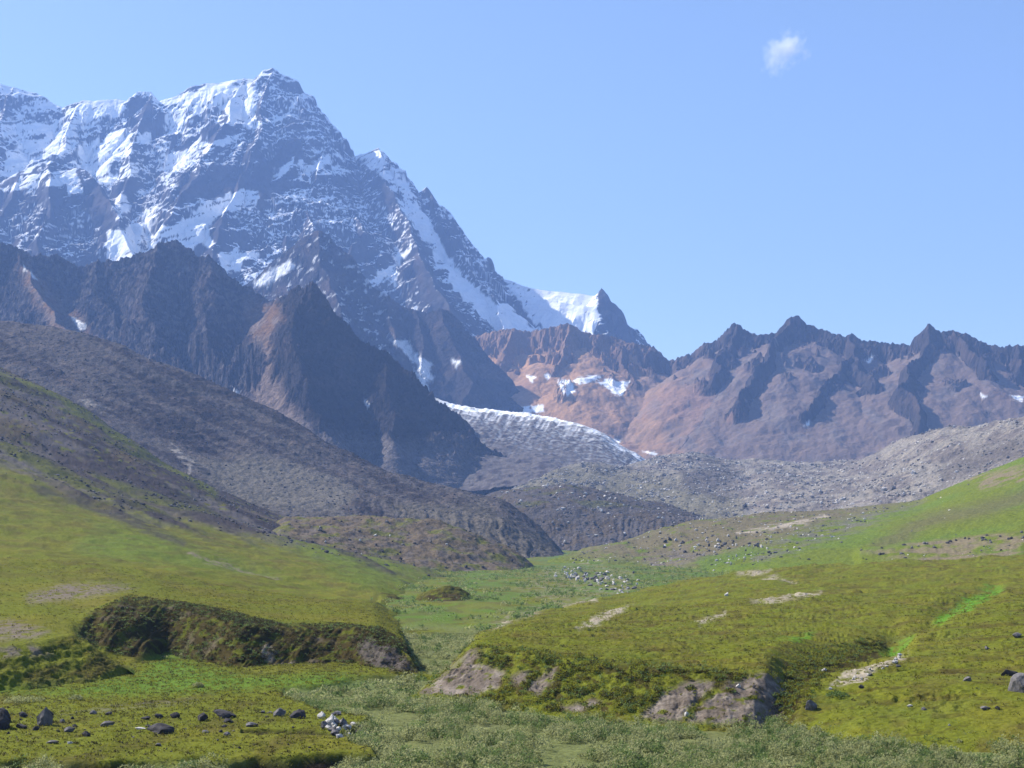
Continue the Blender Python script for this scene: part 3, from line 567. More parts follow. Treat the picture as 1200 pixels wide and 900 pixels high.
def build_middle_ridge():
    u = np.arange(200, 640, 1.0); D = np.concatenate([np.linspace(3300, 4500, 330), np.linspace(4510, 5000, 30)])
    R = [([(200, 400, 4300), (270, 345, 4300), (295, 330, 4300), (320, 305, 4300), (340, 290, 4300), (352, 279, 4290), (372, 270, 4280), (384, 276, 4280), (395, 288, 4270), (412, 300, 4260), (420, 322, 4250), (440, 335, 4230), (452, 340, 4220), (468, 356, 4200),
           (484, 362, 4180), (500, 366, 4170), (515, 361, 4150), (528, 366, 4140), (545, 380, 4120), (556, 394, 4100), (575, 420, 4080), (600, 445, 4060), (640, 500, 4000)], 1.5, 130, 0.8),
         ([(372, 270, 4280), (376, 310, 4130), (392, 345, 3980), (400, 385, 3830)], 1.4, 90, 0.8),
         ([(300, 326, 4300), (318, 350, 4180), (335, 375, 4050)], 1.3, 90, 0.8),
         ([(452, 340, 4220), (455, 370, 4090), (462, 400, 3960)], 1.4, 90, 0.8),
         ([(515, 361, 4150), (525, 392, 4030), (540, 420, 3920), (552, 445, 3820), (548, 470, 3700)], 1.3, 90, 0.75),
         ([(484, 362, 4180), (492, 395, 4040), (498, 425, 3920)], 1.3, 80, 0.8)]
    X, Y, Z, d, s, idx, bz = skeleton('m', u, D, R, dict(warp=22, wl=180, seed=351), None)
    k = ss(3, 60, d)
    Z = Z + k*20*(rid(s/55, d/260, 4, 352)-0.45) + (6+12*k)*fbm(X/60, (Y+Z)/60, 5, 353) + 5*(rid(X/18, (Y+1.4*Z)/18, 4, 354)-0.5)
    px, py = screen(X, Y, Z); jx = px+5*fbm(X/30, Z/30, 4, 355); jy = py+4*fbm(X/30, Z/20, 4, 356)
    N = normals(X, Y, Z)
    g = mix(np.broadcast_to(DROCK*0.85, X.shape+(3,)), np.array((0.13, 0.09, 0.07)), 0.5*ss(0.05, 0.5, fbm(X/80, Z/80, 5, 357)))
    sn = polys(jx, jy, [[(458, 398), (480, 402), (492, 420), (505, 428), (508, 445), (498, 452), (486, 425)], [(490, 420), (508, 424), (502, 436)], [(528, 420), (540, 424), (534, 430)], [(484, 430), (500, 450), (502, 465), (490, 450)],
                        [(296, 336), (312, 318), (340, 306), (346, 312), (318, 332)], [(448, 336), (460, 342), (452, 346)]], 2)
    sn = np.maximum(sn, ss(0.3, 0.42, fbm(X/25, (Z-0.4*X)/18, 4, 358)+0.25*(N[..., 2]-0.6))*ss(480, 440, px+0.0*py)*0.6)
    g = mix(g, SNOW, sn)
    return grid_mesh('ridge', X, Y, Z, g, M_ROCK, smooth=False)

def build_brown_ridge():
    u = np.concatenate([np.arange(480, 1245, 1.0), np.linspace(1248, 2000, 70)]); D = np.concatenate([np.linspace(2350, 4750, 560), np.linspace(4760, 5400, 30)])
    cr = [(480, 440, 4400), (520, 415, 4400), (545, 401, 4400), (560, 391, 4400), (576, 388, 4390), (600, 385, 4380), (620, 388, 4370), (640, 384, 4360), (660, 381, 4350), (672, 379, 4350), (684, 389, 4340), (705, 392, 4330), (722, 395, 4320), (735, 401, 4310), (750, 402, 4300), (765, 406, 4290),
          (782, 421, 4270), (795, 419, 4260), (808, 412, 4240), (820, 402, 4220), (835, 399, 4200), (848, 388, 4190), (860, 379, 4180), (868, 378, 4170), (878, 386, 4160), (892, 393, 4150), (905, 389, 4140), (914, 380, 4130), (922, 370, 4120), (932, 370, 4110), (945, 378, 4100), (962, 384, 4080), (978, 390, 4060), (998, 393, 4040), (1006, 390, 4030),
          (1018, 397, 4010), (1035, 401, 4000), (1055, 402, 3980), (1070, 402, 3960), (1078, 388, 3950), (1088, 378, 3940), (1098, 385, 3930), (1108, 387, 3920), (1125, 384, 3910), (1140, 391, 3900), (1150, 402, 3890), (1165, 407, 3870), (1182, 404, 3850), (1190, 405, 3840), (1200, 413, 3830), (1260, 400, 3750), (1500, 420, 3500), (2000, 440, 3200)]
    a = (1.7, 70, 0.66)
    R = [(cr, 1.35, 60, 0.60),
         ([(922, 370, 4120), (910, 395, 4010), (893, 420, 3900), (880, 445, 3790), (862, 462, 3700)], 1.7, 55, 0.62),
         ([(868, 378, 4170), (862, 400, 4080), (846, 418, 3990), (835, 440, 3890)], 1.6, 40, 0.62),
         ([(1006, 390, 4030), (1000, 412, 3930), (985, 432, 3830), (962, 455, 3720), (948, 478, 3620)], 1.6, 50, 0.62),
         ([(1000, 412, 3930), (1015, 432, 3820), (1030, 448, 3740)], 1.4, 35, 0.62),
         ([(1088, 378, 3940), (1080, 405, 3830), (1068, 428, 3730), (1064, 448, 3640), (1072, 470, 3540), (1076, 492, 3430)], 1.7, 50, 0.62),
         ([(1125, 384, 3910), (1140, 410, 3800), (1160, 425, 3720)], 1.7, 45, 0.62),
         ([(1182, 404, 3850), (1190, 428, 3740)], 1.5, 35, 0.62),
         ([(672, 379, 4350), (668, 402, 4250), (655, 425, 4140)], 1.3, 40, 0.62),
         ([(600, 385, 4380), (592, 410, 4260), (575, 435, 4130)], 1.3, 40, 0.62),
         ([(735, 401, 4310), (728, 425, 4200), (740, 445, 4100)], 1.3, 40, 0.62),
         ([(795, 419, 4260), (790, 445, 4120)], 1.2, 30, 0.6)]
    X, Y, Z, d, s, idx, bz = skeleton('m', u, D, R, dict(warp=34, wl=130, seed=361), None)
    rn = fbm(X/45, Y/45, 4, 362)
    wdt = np.where(idx == 0, 70, 62)+75*rn+30*fbm(X/16, Y/16, 3, 377)
    rk = ss(9, -9, d-wdt)
    strong = ss(540, 620, px_ := screen(X, Y, Z)[0])
    Z = Z + rk*(ss(5, 60, d)*24*fbm(X/42, (Y+Z)/42, 5, 378, 0.6)+ss(0, 45, d)*34*(rid(s/42, d/200, 4, 363)-0.5)+7*fbm(X/13, Y/13, 4, 376)+9*ss(0, 40, d)*(rid(X/17, (Y+1.4*Z)/17, 4, 364)-0.5)) + 4.5*fbm(X/90, Y/90, 3, 365)*(1-rk)
    chute = fbm(s/30, d/900, 4, 366)
    Z = Z + (1-rk)*(2*chute+0.9*fbm(X/9, Y/9, 4, 367))
    # small outcrops in the talus
    oc = ss(60, 110, d)*ss(0.30, 0.42, fbm(X/90+7, Y/110, 4, 368))*ss(420, 120, d)*ss(250, 330, Z)
    Z = Z + oc*(16+12*rid(X/14, Y/16, 3, 369))
    px, py = screen(X, Y, Z); N = normals(X, Y, Z)
    og = ss(850, 640, px+70*rn)                                  # rusty in the centre, sunlight painted in there too; purple grey to the right
    tal = mix(np.broadcast_to(TALUS*np.array((.67, .62, .59)), X.shape+(3,)), OTAL*1.12, 0.95*og)
    tal = mix(tal, np.array((0.24, 0.14, 0.10)), 0.55*ss(0.1, 0.5, chute)*ss(0, 0.4, fbm(X/200, Y/200, 2, 370)+0.2))
    tal = mix(tal, SCREE*1.25, 0.5*ss(0.0, 0.4, fbm(X/60, Y/120, 4, 371))*(1-0.6*og))
    rock = mix(np.broadcast_to(DROCK*0.6, X.shape+(3,)), BROCK*0.7, 0.45*ss(-0.1, 0.4, fbm(X/40, Z/40, 4, 372)))
    rock = mix(rock, np.array((0.23, 0.145, 0.10)), 0.8*og)  # crest rock in the centre lightened to look sunlit
    g = mix(tal, rock, np.clip(rk*0.92+oc*0.85, 0, 1))
    jx = px+3*fbm(X/20, Y/30, 4, 373); jy = py+3*fbm(X/25, Y/25, 4, 374)
    sn = polys(jx, jy, [[(616, 440), (628, 441), (624, 449)], [(654, 446), (662, 444), (672, 450), (674, 460), (664, 464), (657, 456)], [(668, 446), (690, 440), (706, 440), (700, 446), (680, 450)],
                        [(698, 448), (715, 444), (738, 448), (732, 458), (726, 466), (712, 456)], [(638, 438), (645, 439), (642, 446)],
                        [(718, 514), (728, 516), (724, 521)], [(752, 528), (772, 531), (768, 534)], [(1144, 460), (1156, 464), (1152, 466)], [(1184, 462), (1200, 464), (1198, 472), (1188, 468)],
                        [(942, 498), (950, 495), (948, 500)], [(533, 425), (541, 424), (538, 430)], [(612, 476), (635, 474), (638, 484), (606, 482)],
                        [(1012, 422), (1026, 418), (1018, 425)]], 1.3)
    g = mix(g, SNOW*0.97, sn*ss(-0.55, -0.2, fbm(X/12, Y/30, 3, 375)))
    return grid_mesh('ridge', X, Y, Z, g, M_TALUS, smooth=False)

def build_dark_ridge():
    u = np.concatenate([np.linspace(-900, -42, 80), np.arange(-40, 680, 1.0)]); D = np.concatenate([np.linspace(1950, 3500, 560), np.linspace(3510, 4100, 30)])
    R = [([(-900, 300, 3250), (-300, 270, 3250), (-60, 280, 3300), (0, 286, 3300), (40, 294, 3330), (75, 305, 3360), (100, 311, 3370), (130, 306, 3370), (150, 301, 3360), (165, 292, 3350), (178, 287, 3345), (186, 279, 3340), (198, 279, 3340), (210, 287, 3335), (226, 297, 3330), (238, 297, 3320), (248, 308, 3310), (262, 322, 3300), (285, 338, 3290), (305, 348, 3280), (325, 353, 3270)], 1.25, 260, 0.75),
         ([(325, 353, 3270), (333, 349, 3080), (340, 342, 2900), (352, 337, 2860), (366, 338, 2850), (382, 352, 2840), (400, 372, 2830), (420, 390, 2815), (440, 405, 2800), (470, 430, 2775), (500, 456, 2750), (520, 474, 2732), (545, 500, 2710), (570, 520, 2685), (600, 543, 2650), (630, 575, 2600)], 1.3, 230, 0.72),
         ([(240, 299, 3320), (246, 330, 3190), (248, 360, 3060), (240, 395, 2920), (262, 425, 2790), (270, 450, 2690), (275, 475, 2590)], 1.35, 120, 0.8),
         ([(186, 279, 3340), (180, 320, 3170), (170, 355, 3020), (185, 395, 2860), (210, 430, 2720)], 1.3, 100, 0.8),
         ([(120, 306, 3370), (110, 340, 3210), (130, 370, 3080), (150, 400, 2940)], 1.2, 90, 0.8),
         ([(20, 290, 3320), (35, 330, 3150), (60, 362, 3010), (85, 390, 2880)], 1.2, 90, 0.8),
         ([(352, 337, 2860), (345, 370, 2780), (347, 400, 2690), (355, 435, 2580), (362, 470, 2480), (385, 510, 2370), (395, 540, 2300)], 1.25, 110, 0.75),
         ([(440, 405, 2800), (452, 445, 2690), (462, 485, 2580), (462, 520, 2480)], 1.15, 60, 0.72),
         ([(270, 450, 2690), (300, 462, 2620), (325, 470, 2580)], 1.2, 60, 0.75)]
    X, Y, Z, d, s, idx, bz = skeleton('m', u, D, R, dict(warp=24, wl=170, seed=381), None)
    px, py = screen(X, Y, Z)
    k = ss(3, 60, d)
    tm = polys(px+8*fbm(X/40, Y/40, 3, 382), py+6*fbm(X/30, Y/30, 3, 383), [[(285, 352), (325, 356), (335, 372), (318, 400), (322, 440), (345, 480), (400, 530), (360, 540), (280, 462), (300, 450), (312, 425), (295, 395), (285, 372)],
                                                                        [(20, 300), (50, 330), (100, 375), (115, 400), (70, 400), (30, 340)], [(340, 520), (430, 512), (520, 530), (600, 560), (600, 600), (440, 600)]], 8)
    r = 1-0.85*tm
    Z = Z + r*k*26*(rid(s/60, d/330, 4, 384)-0.45) + (5+14*r)*fbm(X/70, (Y+Z)/70, 5, 385) + r*15*(rid(X/26, (Y+1.3*Z)/30, 5, 386, 0.6)-0.5)
    fl = rid(px/7.5, Z/160, 3, 387)*poly(px, py, [(190, 395), (300, 400), (310, 455), (215, 450)], 12); Z = Z - 16*fl
    px, py = screen(X, Y, Z); n = fbm(X/40, Z/40, 5, 388)
    g = mix(np.broadcast_to(DROCK*0.75, X.shape+(3,)), np.array((0.13, 0.112, 0.108)), 0.75*ss(0.0, 0.3, fbm(X/14, Z/14, 4, 390)+0.3*n)*ss(330, 260, px))  # paler speckles on the left part paint in sunlit rock
    g = mix(g, np.array((0.12, 0.075, 0.055)), 0.22*ss(0.1, 0.5, fbm(X/60, Z/60, 4, 389)))
    tl = mix(np.broadcast_to(np.array((0.17, 0.125, 0.10)), X.shape+(3,)), OTAL*0.5, ss(-0.2, 0.3, n)*ss(450, 380, py))
    tl = mix(tl, SCREE*1.2, ss(470, 520, py+0*px))
    g = mix(g, tl, tm)
    base = poly(px+9*n, py+7*n, [(380, 500), (470, 520), (540, 510), (620, 560), (640, 600), (400, 600)], 10); g = mix(g, SCREE*1.15, base*0.8)
    sn = polys(px+3*n, py+3*n, [[(84, 372), (98, 378), (103, 384), (92, 386)], [(270, 454), (282, 458), (276, 462)], [(425, 467), (434, 474), (430, 477)], [(36, 318), (44, 328), (38, 326)], [(28, 310), (32, 318), (28, 318)]], 1.2)
    g = mix(g, SNOW, sn)
    return grid_mesh('ridge', X, Y, Z, g, M_ROCK, smooth=False)

# ================================================================== BUILD TERRAIN
floor_ob, FLOOR = build_floor()
lh_ob, LH = build_left_hill()
rh_ob, RH = build_right_hill()
mound_ob, MD = build_mound(); build_knobs()
fr_ob, FR = build_far_right_slope()
lm_ob, LM = build_left_moraine(); mm_ob, MM = build_mid_moraine(); rm_ob, RM = build_right_moraine()
build_glacier(); build_dark_ridge(); build_middle_ridge(); build_brown_ridge(); build_snow_mountain()

# wide sheet of valley ground under and beyond everything
gx = np.linspace(-9000, 9000, 60); gy = np.linspace(-3000, 8600, 40); GX_, GY_ = np.meshgrid(gx, gy)
base = mix(np.broadcast_to(OLIVE, GX_.shape+(3,)), SCREE, ss(1200, 2500, GY_))
grid_mesh('terrain', GX_, GY_, np.full(GX_.shape, -6.0), base, M_FARTURF)

# ================================================================== ROCKS
def rock_mat(name, c, var=0.35):
    m = bpy.data.materials.new(name); m.use_nodes = True; nt = m.node_tree; N = nt.nodes; K = nt.links
    b = N['Principled BSDF']; b.inputs['Roughness'].default_value = 0.9; b.inputs['Specular IOR Level'].default_value = 0.2
    tc = N.new('ShaderNodeTexCoord'); n = N.new('ShaderNodeTexNoise'); n.inputs['Scale'].default_value = 2.2; n.inputs['Detail'].default_value = 6; n.inputs['Roughness'].default_value = 0.7
    K.new(tc.outputs['Object'], n.inputs['Vector'])
    r = N.new('ShaderNodeValToRGB'); e = r.color_ramp.elements
    e[0].position = 0.32; e[0].color = tuple(v*(1-var) for v in c)+(1,); e[1].position = 0.68; e[1].color = tuple(min(0.9, v*(1+var)) for v in c)+(1,)
    K.new(n.outputs['Fac'], r.inputs['Fac']); K.new(r.outputs['Color'], b.inputs['Base Color'])
    bp = N.new('ShaderNodeBump'); bp.inputs['Strength'].default_value = 0.6; bp.inputs['Distance'].default_value = 0.15
    K.new(n.outputs['Fac'], bp.inputs['Height']); K.new(bp.outputs['Normal'], b.inputs['Normal'])
    return m
R_DARK = rock_mat('dark_boulder_stone', (0.042, 0.038, 0.040), 0.5)
R_GREY = rock_mat('grey_boulder_stone', (0.125, 0.115, 0.115), 0.5)
R_MID = rock_mat('rubble_stone', (0.26, 0.24, 0.22), 0.35)
R_PALE = rock_mat('pale_boulder_stone', (0.46, 0.43, 0.40), 0.35)
import bmesh
def rock_mesh(seed, sub=3, mat=R_GREY, flat=0.75, peak=0.0):
    rg = random.Random(seed); bm = bmesh.new(); bmesh.ops.create_icosphere(bm, subdivisions=sub, radius=1)
    planes = []
    for i in range(15):
        v = Vector((rg.uniform(-1, 1), rg.uniform(-1, 1), rg.uniform(-0.4, 1))).normalized(); planes.append((v, rg.uniform(0.42, 0.8)))
    off = Vector((rg.uniform(0, 90), rg.uniform(0, 90), rg.uniform(0, 90)))
    from mathutils import noise
    for v in bm.verts:
        c = v.co.copy()
        for p, h in planes:
            dd = c.dot(p)
            if dd > h: c -= p*(dd-h)
        c *= 1+0.10*noise.noise(c*2.1+off)+0.09*noise.noise(c*5+off)
        c.z *= flat*(1+peak*(1-min(1, math.hypot(c.x, c.y))))
        v.co = c
    me = bpy.data.meshes.new('boulder'); bm.to_mesh(me); bm.free(); me.materials.append(mat)
    return me
PROTO = {}
for key, mt in (('dark', R_DARK), ('grey', R_GREY), ('pale', R_PALE)):
    PROTO[key] = [rock_mesh(10+i+len(key)*31+ord(key[0]), 3, mt, (0.7, 0.85, 0.55, 0.95, 0.62, 0.75)[i], (0, 0.28, 0, 0.1, 0.18, 0)[i]) for i in range(6)]

def locate(px, py, S, ymax=1e9):
    X, Y, Z, _, sx, sy = S
    e = (sx-px)**2+(sy-py)**2*1.0 + np.where((Y > ymax) | (Y < 60), 1e9, 0)
    m = e.min(); c = np.argwhere(e < m+6.0)
    yy = Y[c[:, 0], c[:, 1]]; k = c[yy.argmin()]
    return float(X[k[0], k[1]]), float(Y[k[0], k[1]]), float(Z[k[0], k[1]])
def boulder(px, py, w, h, kind, S, label, group=None, sunk=0.28, v=None, cat='boulder', name='boulder', rz=None):
    """px,py: middle of its foot in the photo; w,h: its size there in photo pixels"""
    x, y, z = locate(px, py, S); s = y/F
    me = PROTO[kind][v if v is not None else random.randrange(6)]
    ob = bpy.data.objects.new(name, me)
    zx = max(abs(c.co.z) for c in me.vertices)
    sx = 0.55*w*s; sz = h*s/(zx*(2-2*sunk)) if zx else 1
    sz = h*s/(zx*(1.0+ (1-2*sunk)))
    ob.scale = (sx, max(sx*random.uniform(0.7, 1.0), 0.25*sx), sz)
    ob.rotation_euler = (random.uniform(-.12, .12), random.uniform(-.12, .12), rz if rz is not None else random.uniform(-0.35, 0.35)+(math.pi if random.random() < 0.5 else 0))
    ob.location = (x, y, z + sz*zx*(1-2*sunk))
    ob['label'] = label; ob['category'] = cat
    if group: ob['group'] = group
    COL.objects.link(ob); return ob

GP = 'boulders lying on the grass plain'
for a in [
 (3, 852, 32, 24, 'dark', 'dark boulder cut by the left edge of the photo, on the plain', 1),
 (6, 844, 22, 20, 'dark', 'black rounded boulder just behind the one at the left edge', 0),
 (54, 848, 26, 26, 'grey', 'pointed grey boulder with a darker front, tallest on the plain', 1),
 (57, 838, 12, 12, 'dark', 'small dark cap of stone behind the pointed grey boulder', 3),
 (28, 838, 14, 8, 'dark', 'dark block behind and left of the pointed grey boulder', 0),
 (26, 851, 20, 6, 'dark', 'low flat dark stone left of the pointed grey boulder', 2),
 (43, 854, 10, 6, 'dark', 'dark lump at the left foot of the pointed grey boulder', 4),
 (73, 844, 9, 5, 'grey', 'grey stone at the right foot of the pointed grey boulder', 5),
 (82, 856, 15, 6, 'grey', 'flattish grey stone in front and right of the pointed boulder', 2),
 (69, 856, 7, 4, 'dark', 'small dark stone in the grass between two larger grey ones', 0),
 (88, 850, 7, 5, 'dark', 'small black stone right of the pointed boulder, in open grass', 3),
 (102, 860, 13, 7, 'dark', 'dark wedge of stone alone in the middle of the left plain', 1),
 (110, 834, 11, 6, 'grey', 'grey block on the stony strip at the back of the plain', 3),
 (128, 836, 12, 5, 'dark', 'dark flat block at the back of the plain, behind the open grass', 0),
 (85, 840, 6, 4, 'dark', 'little black stone below the stony strip of the plain', 4),
 (62, 869, 18, 3.5, 'grey', 'long thin grey slab nearest the camera on the left plain', 2),
 (82, 869, 8, 4, 'pale', 'small pale stone at the front of the left plain', 4),
 (125, 848, 20, 6, 'grey', 'low grey slab in the grass with a smaller stone against it', 2),
 (170, 841, 15, 3.5, 'dark', 'thin dark slab at the left end of the row of dark boulders', 2),
 (187, 839, 15, 7, 'dark', 'dark low boulder second from left in the row at the back', 0),
 (207, 839, 14, 7, 'dark', 'dark cracked boulder in the middle of the row at the back', 5),
 (190, 856, 44, 13, 'dark', 'widest dark wedge boulder alone in front of the row', 1),
 (174, 849, 10, 3, 'dark', 'small dark stone behind the widest wedge boulder', 4),
 (165, 853, 15, 2.5, 'pale', 'pale thin slab left of the widest wedge boulder', 2),
 (186, 873, 10, 4, 'grey', 'grey stone in the grass below the widest wedge boulder', 5),
 (238, 842, 17, 10, 'dark', 'steep dark boulder left of the long low one', 1),
 (265, 838, 40, 9, 'dark', 'long low dark boulder with a flat top in the row', 0),
 (268, 844, 13, 7, 'dark', 'small black boulder in front of the long low one', 3),
 (262, 850, 9, 3.5, 'dark', 'tiny dark slab below the small black boulder', 2),
 (295, 849, 17, 5, 'grey', 'grey slab lying right of the long low boulder', 2),
 (240, 857, 12, 5, 'grey', 'grey stone below the steep dark boulder, left of its twin', 3),
 (267, 860, 12, 5, 'grey', 'grey stone below the small black boulder', 5),
 (259, 857, 6, 3.5, 'dark', 'tiny dark stone between two grey stones in the grass', 4),
 (329, 836, 20, 11, 'grey', 'grey boulder with a knob on top, left of the stone heap', 1),
 (350, 839, 20, 14, 'dark', 'dark steep boulder between the knobbed one and the stone heap', 3),
 (308, 833, 9, 3.5, 'grey', 'low grey stone left of the knobbed boulder', 5),
 (316, 833, 8, 3.5, 'grey', 'small grey stone touching the knobbed boulder', 0),
 (313, 838, 7, 3, 'dark', 'small dark stone in front of the knobbed boulder', 2),
 ]:
    boulder(a[0], a[1], a[2], a[3], a[4], FLOOR, a[5], GP, v=a[6])
# stone heap at the end of the plain
HP = 'stones of the pale heap beside the willows'
for a in [(388, 849, 17, 14, 'pale', 'largest pale block of the heap, cracked and light on top', 3), (402, 848, 13, 11, 'grey', 'grey block leaning on the right of the heap', 1), (378, 840, 12, 9, 'pale', 'pale angular stone on the left shoulder of the heap', 5),
          (395, 836, 14, 7, 'grey', 'grey stone crowning the back of the pale heap', 0), (381, 850, 11, 9, 'grey', 'rounded grey stone at the left foot of the heap', 4), (424, 846, 13, 8, 'grey', 'grey stone off the right end of the heap near the willows', 3)]:
    boulder(a[0], a[1], a[2], a[3], a[4], FLOOR, a[5], HP, v=a[6])
for i in range(42):
    px = random.uniform(378, 434); py = 845+0.22*(px-388)+random.uniform(-5, 10)
    boulder(px, py, random.uniform(5, 12), random.uniform(4, 8), random.choice(['pale', 'grey', 'pale', 'pale']), FLOOR, 'small pale stone spilled from the heap towards the willows', HP)
for i in range(34):
    px = random.uniform(5, 370); py = random.uniform(832, 880)
    boulder(px, py, random.uniform(2.5, 6), random.uniform(1.5, 3), random.choice(['dark', 'grey', 'grey']), FLOOR, 'small loose stone scattered in the grass of the left plain', 'small stones on the grass plain')
# right hill
GR = 'boulders on the right hill'
for a in [(1195, 808, 34, 24, 'grey', 'large grey tilted boulder cut by the right edge of the photo', 5), (1184, 790, 24, 9, 'dark', 'dark flat boulder just above the large tilted one at right', 2), (1134, 796, 12, 8, 'grey', 'square pale grey block on the grass left of the big boulders', 3),
          (1190, 745, 15, 5, 'grey', 'flat grey stone high on the right hill near the photo edge', 2), (1156, 759, 9, 5, 'grey', 'small grey stone below and left of the flat one high up', 1), (950, 829, 17, 13, 'grey', 'grey rounded boulder at the foot of the dark gully', 4),
          (1082, 830, 8, 4, 'grey', 'dark little stone in the grass in the middle of the right slope', 5), (1066, 826, 8, 3.5, 'pale', 'pale little stone next to a dark one on the right slope', 2), (1153, 829, 14, 4, 'grey', 'grey flat stone below the square block', 2),
          (1168, 829, 8, 4.5, 'dark', 'dark stone right of the flat one below the square block', 1), (1112, 848, 4, 3, 'pale', 'single white pebble-sized stone low on the right slope', 0), (850, 697, 7, 4, 'pale', 'pale stone standing alone on the upper right hill', 3),
          (966, 785, 9, 5, 'pale', 'pale stone caught in the dark gully', 1), (1008, 804, 9, 5, 'dark', 'dark stone below the bare scar right of the gully', 4), (804, 836, 8, 5, 'pale', 'pale stone at the foot of the bluff in the middle', 5), (865, 803, 8, 5, 'pale', 'pale stone on the bare scar left of the gully', 0),
          (882, 804, 5, 4, 'dark', 'dark pebble-sized stone on the bare scar left of the gully', 1)]:
    boulder(a[0], a[1], a[2], a[3], a[4], RH, a[5], GR, v=a[6])
for i in range(16):
    t = random.random(); boulder(975+85*t+random.uniform(-5, 5), 804-36*t+random.uniform(-5, 6), random.uniform(4, 8), random.uniform(2, 4), random.choice(['pale', 'grey', 'pale']), RH, 'light stone embedded in the bare scar right of the gully', 'stones on the bare scar')
# stream bed under the moraine
for i in range(95):
    t = random.random()
    px = 655+90*t+random.uniform(-12, 10); py = 668+24*t*random.uniform(0.3, 1.3)+random.uniform(-6, 6)
    S = FLOOR if locate(px, py, FLOOR)[1] < locate(px, py, FR)[1] else FR
    boulder(px, py, random.uniform(2.5, 8), random.uniform(2.0, 4.5), random.choice(['pale', 'pale', 'pale', 'grey', 'grey']), S, 'pale boulder crowded in the stream bed below the moraine', 'boulders in the stream bed', sunk=0.2)
# dark and pale boulders on the rocky slope beyond and on the mound
for i in range(60):
    px = random.gauss(835, 45); py = random.gauss(636, 10)
    if 605 < py < 665 and 750 < px < 920:
        boulder(px, py, random.uniform(2.5, 6), random.uniform(2, 4), random.choice(['dark', 'grey', 'pale']), FR, 'stone scattered over the brown slope behind the right hill', 'stones on the brown slope')
for i in range(26):
    px = random.uniform(350, 620); py = 612+0.13*(px-350)+random.uniform(0, 34)
    boulder(px, py, random.uniform(2.5, 6), random.uniform(2, 4), random.choice(['dark', 'dark', 'grey', 'pale']), MD, 'stone lying on the low brown mound', 'stones on the brown mound')
for i in range(28):
    t = random.random(); boulder(1000+200*t+random.uniform(-6, 6), 656-0.11*200*t-random.uniform(2, 14), random.uniform(3, 7), random.uniform(2, 3.5), random.choice(['dark', 'grey']), FR, 'dark stone along the stony lip above the right hill', 'stones on the stony lip')
for a in [(1035, 573, 10, 6, 'pale', 'brightest white boulder low on the grey moraine'), (1046, 571, 8, 6, 'grey', 'grey boulder beside the brightest white one on the moraine'), (1070, 553, 8, 5, 'pale', 'white boulder higher on the moraine right of the brightest'), (872, 592, 7, 5, 'dark', 'dark boulder low on the grey moraine, far left of the white ones'), (960, 575, 6, 4, 'pale', 'pale boulder midway along the grey moraine')]:
    boulder(a[0], a[1], a[2], a[3], a[4], RM, a[5], 'boulders on the grey moraine')

# ---- merged masses
def mass(name, V, Fc, mats, mi=None, kind='stuff', **kw):
    me = bpy.data.meshes.new(name); V = V.astype(np.float32)
    me.vertices.add(len(V)); me.vertices.foreach_set('co', V.ravel()); k = Fc.shape[1]
    me.loops.add(Fc.size); me.loops.foreach_set('vertex_index', Fc.astype(np.int32).ravel())
    me.polygons.add(len(Fc)); me.polygons.foreach_set('loop_start', np.arange(0, Fc.size, k, dtype=np.int32))
    me.polygons.foreach_set('use_smooth', np.zeros(len(Fc), bool))
    for m in mats: me.materials.append(m)
    if mi is not None: me.polygons.foreach_set('material_index', mi.astype(np.int32))
    me.update(calc_edges=True)
    ob = bpy.data.objects.new(name, me); COL.objects.link(ob); ob['kind'] = kind
    for a, b in kw.items(): ob[a] = b
    return ob
def pick(S, w, n, r=RNG):
    """n random spots on a surface grid with weight w per square metre"""
    X, Y, Z = S[0], S[1], S[2]
    ar = np.abs(np.gradient(X, axis=1)*np.gradient(Y, axis=0))*w; ar = ar.ravel(); c = np.cumsum(ar); c /= c[-1]
    k = np.minimum(np.searchsorted(c, r.rand(n)), ar.size-1)
    return X.ravel()[k], Y.ravel()[k], Z.ravel()[k]
IC = bmesh.new(); bmesh.ops.create_icosphere(IC, subdivisions=1, radius=1)
ICV = np.array([v.co[:] for v in IC.verts]); ICF = np.array([[v.index for v in f.verts] for f in IC.faces]); IC.free()
def rubble(name, spots, smin, smax, mats, label, p=3.0):
    x, y, z = spots; n = len(x); s = smin+(smax-smin)*RNG.rand(n)**p
    V = ICV[None]*(s[:, None, None]*(0.6+0.7*RNG.rand(n, 1, 3)))*(0.75+0.5*RNG.rand(n, 12, 1))
    V[..., 2] *= 0.75; V += np.stack([x, y, z+0.15*s], -1)[:, None]
    Fc = (ICF[None]+12*np.arange(n)[:, None, None]).reshape(-1, 3)
    mi = np.repeat(RNG.randint(0, len(mats), n), 20)
    return mass(name, V.reshape(-1, 3), Fc, mats, mi, label=label)
def vis(S, x0=-120, x1=1320): return ((S[4] > x0) & (S[4] < x1)).astype(float)
n_ = lambda S, a, b, sd: ss(-0.2, 0.3, fbm(S[0]/a, S[1]/b, 3, sd))
rubble('rubble', pick(RM, vis(RM)*(0.1+n_(RM, 45, 45, 401)**2), 24000), 0.3, 2.5, [R_PALE, R_GREY, R_GREY, R_MID], 'pale broken rock covering the moraine')
rubble('rubble', pick(LM, vis(LM)*(0.1+n_(LM, 90, 90, 402)), 4500), 0.4, 1.7, [R_GREY, R_DARK, R_DARK], 'dark broken rock on the left moraine')
rubble('rubble', pick(MM, vis(MM), 1800), 0.7, 3.0, [R_GREY, R_DARK, R_PALE], 'broken rock on the low dark moraine')
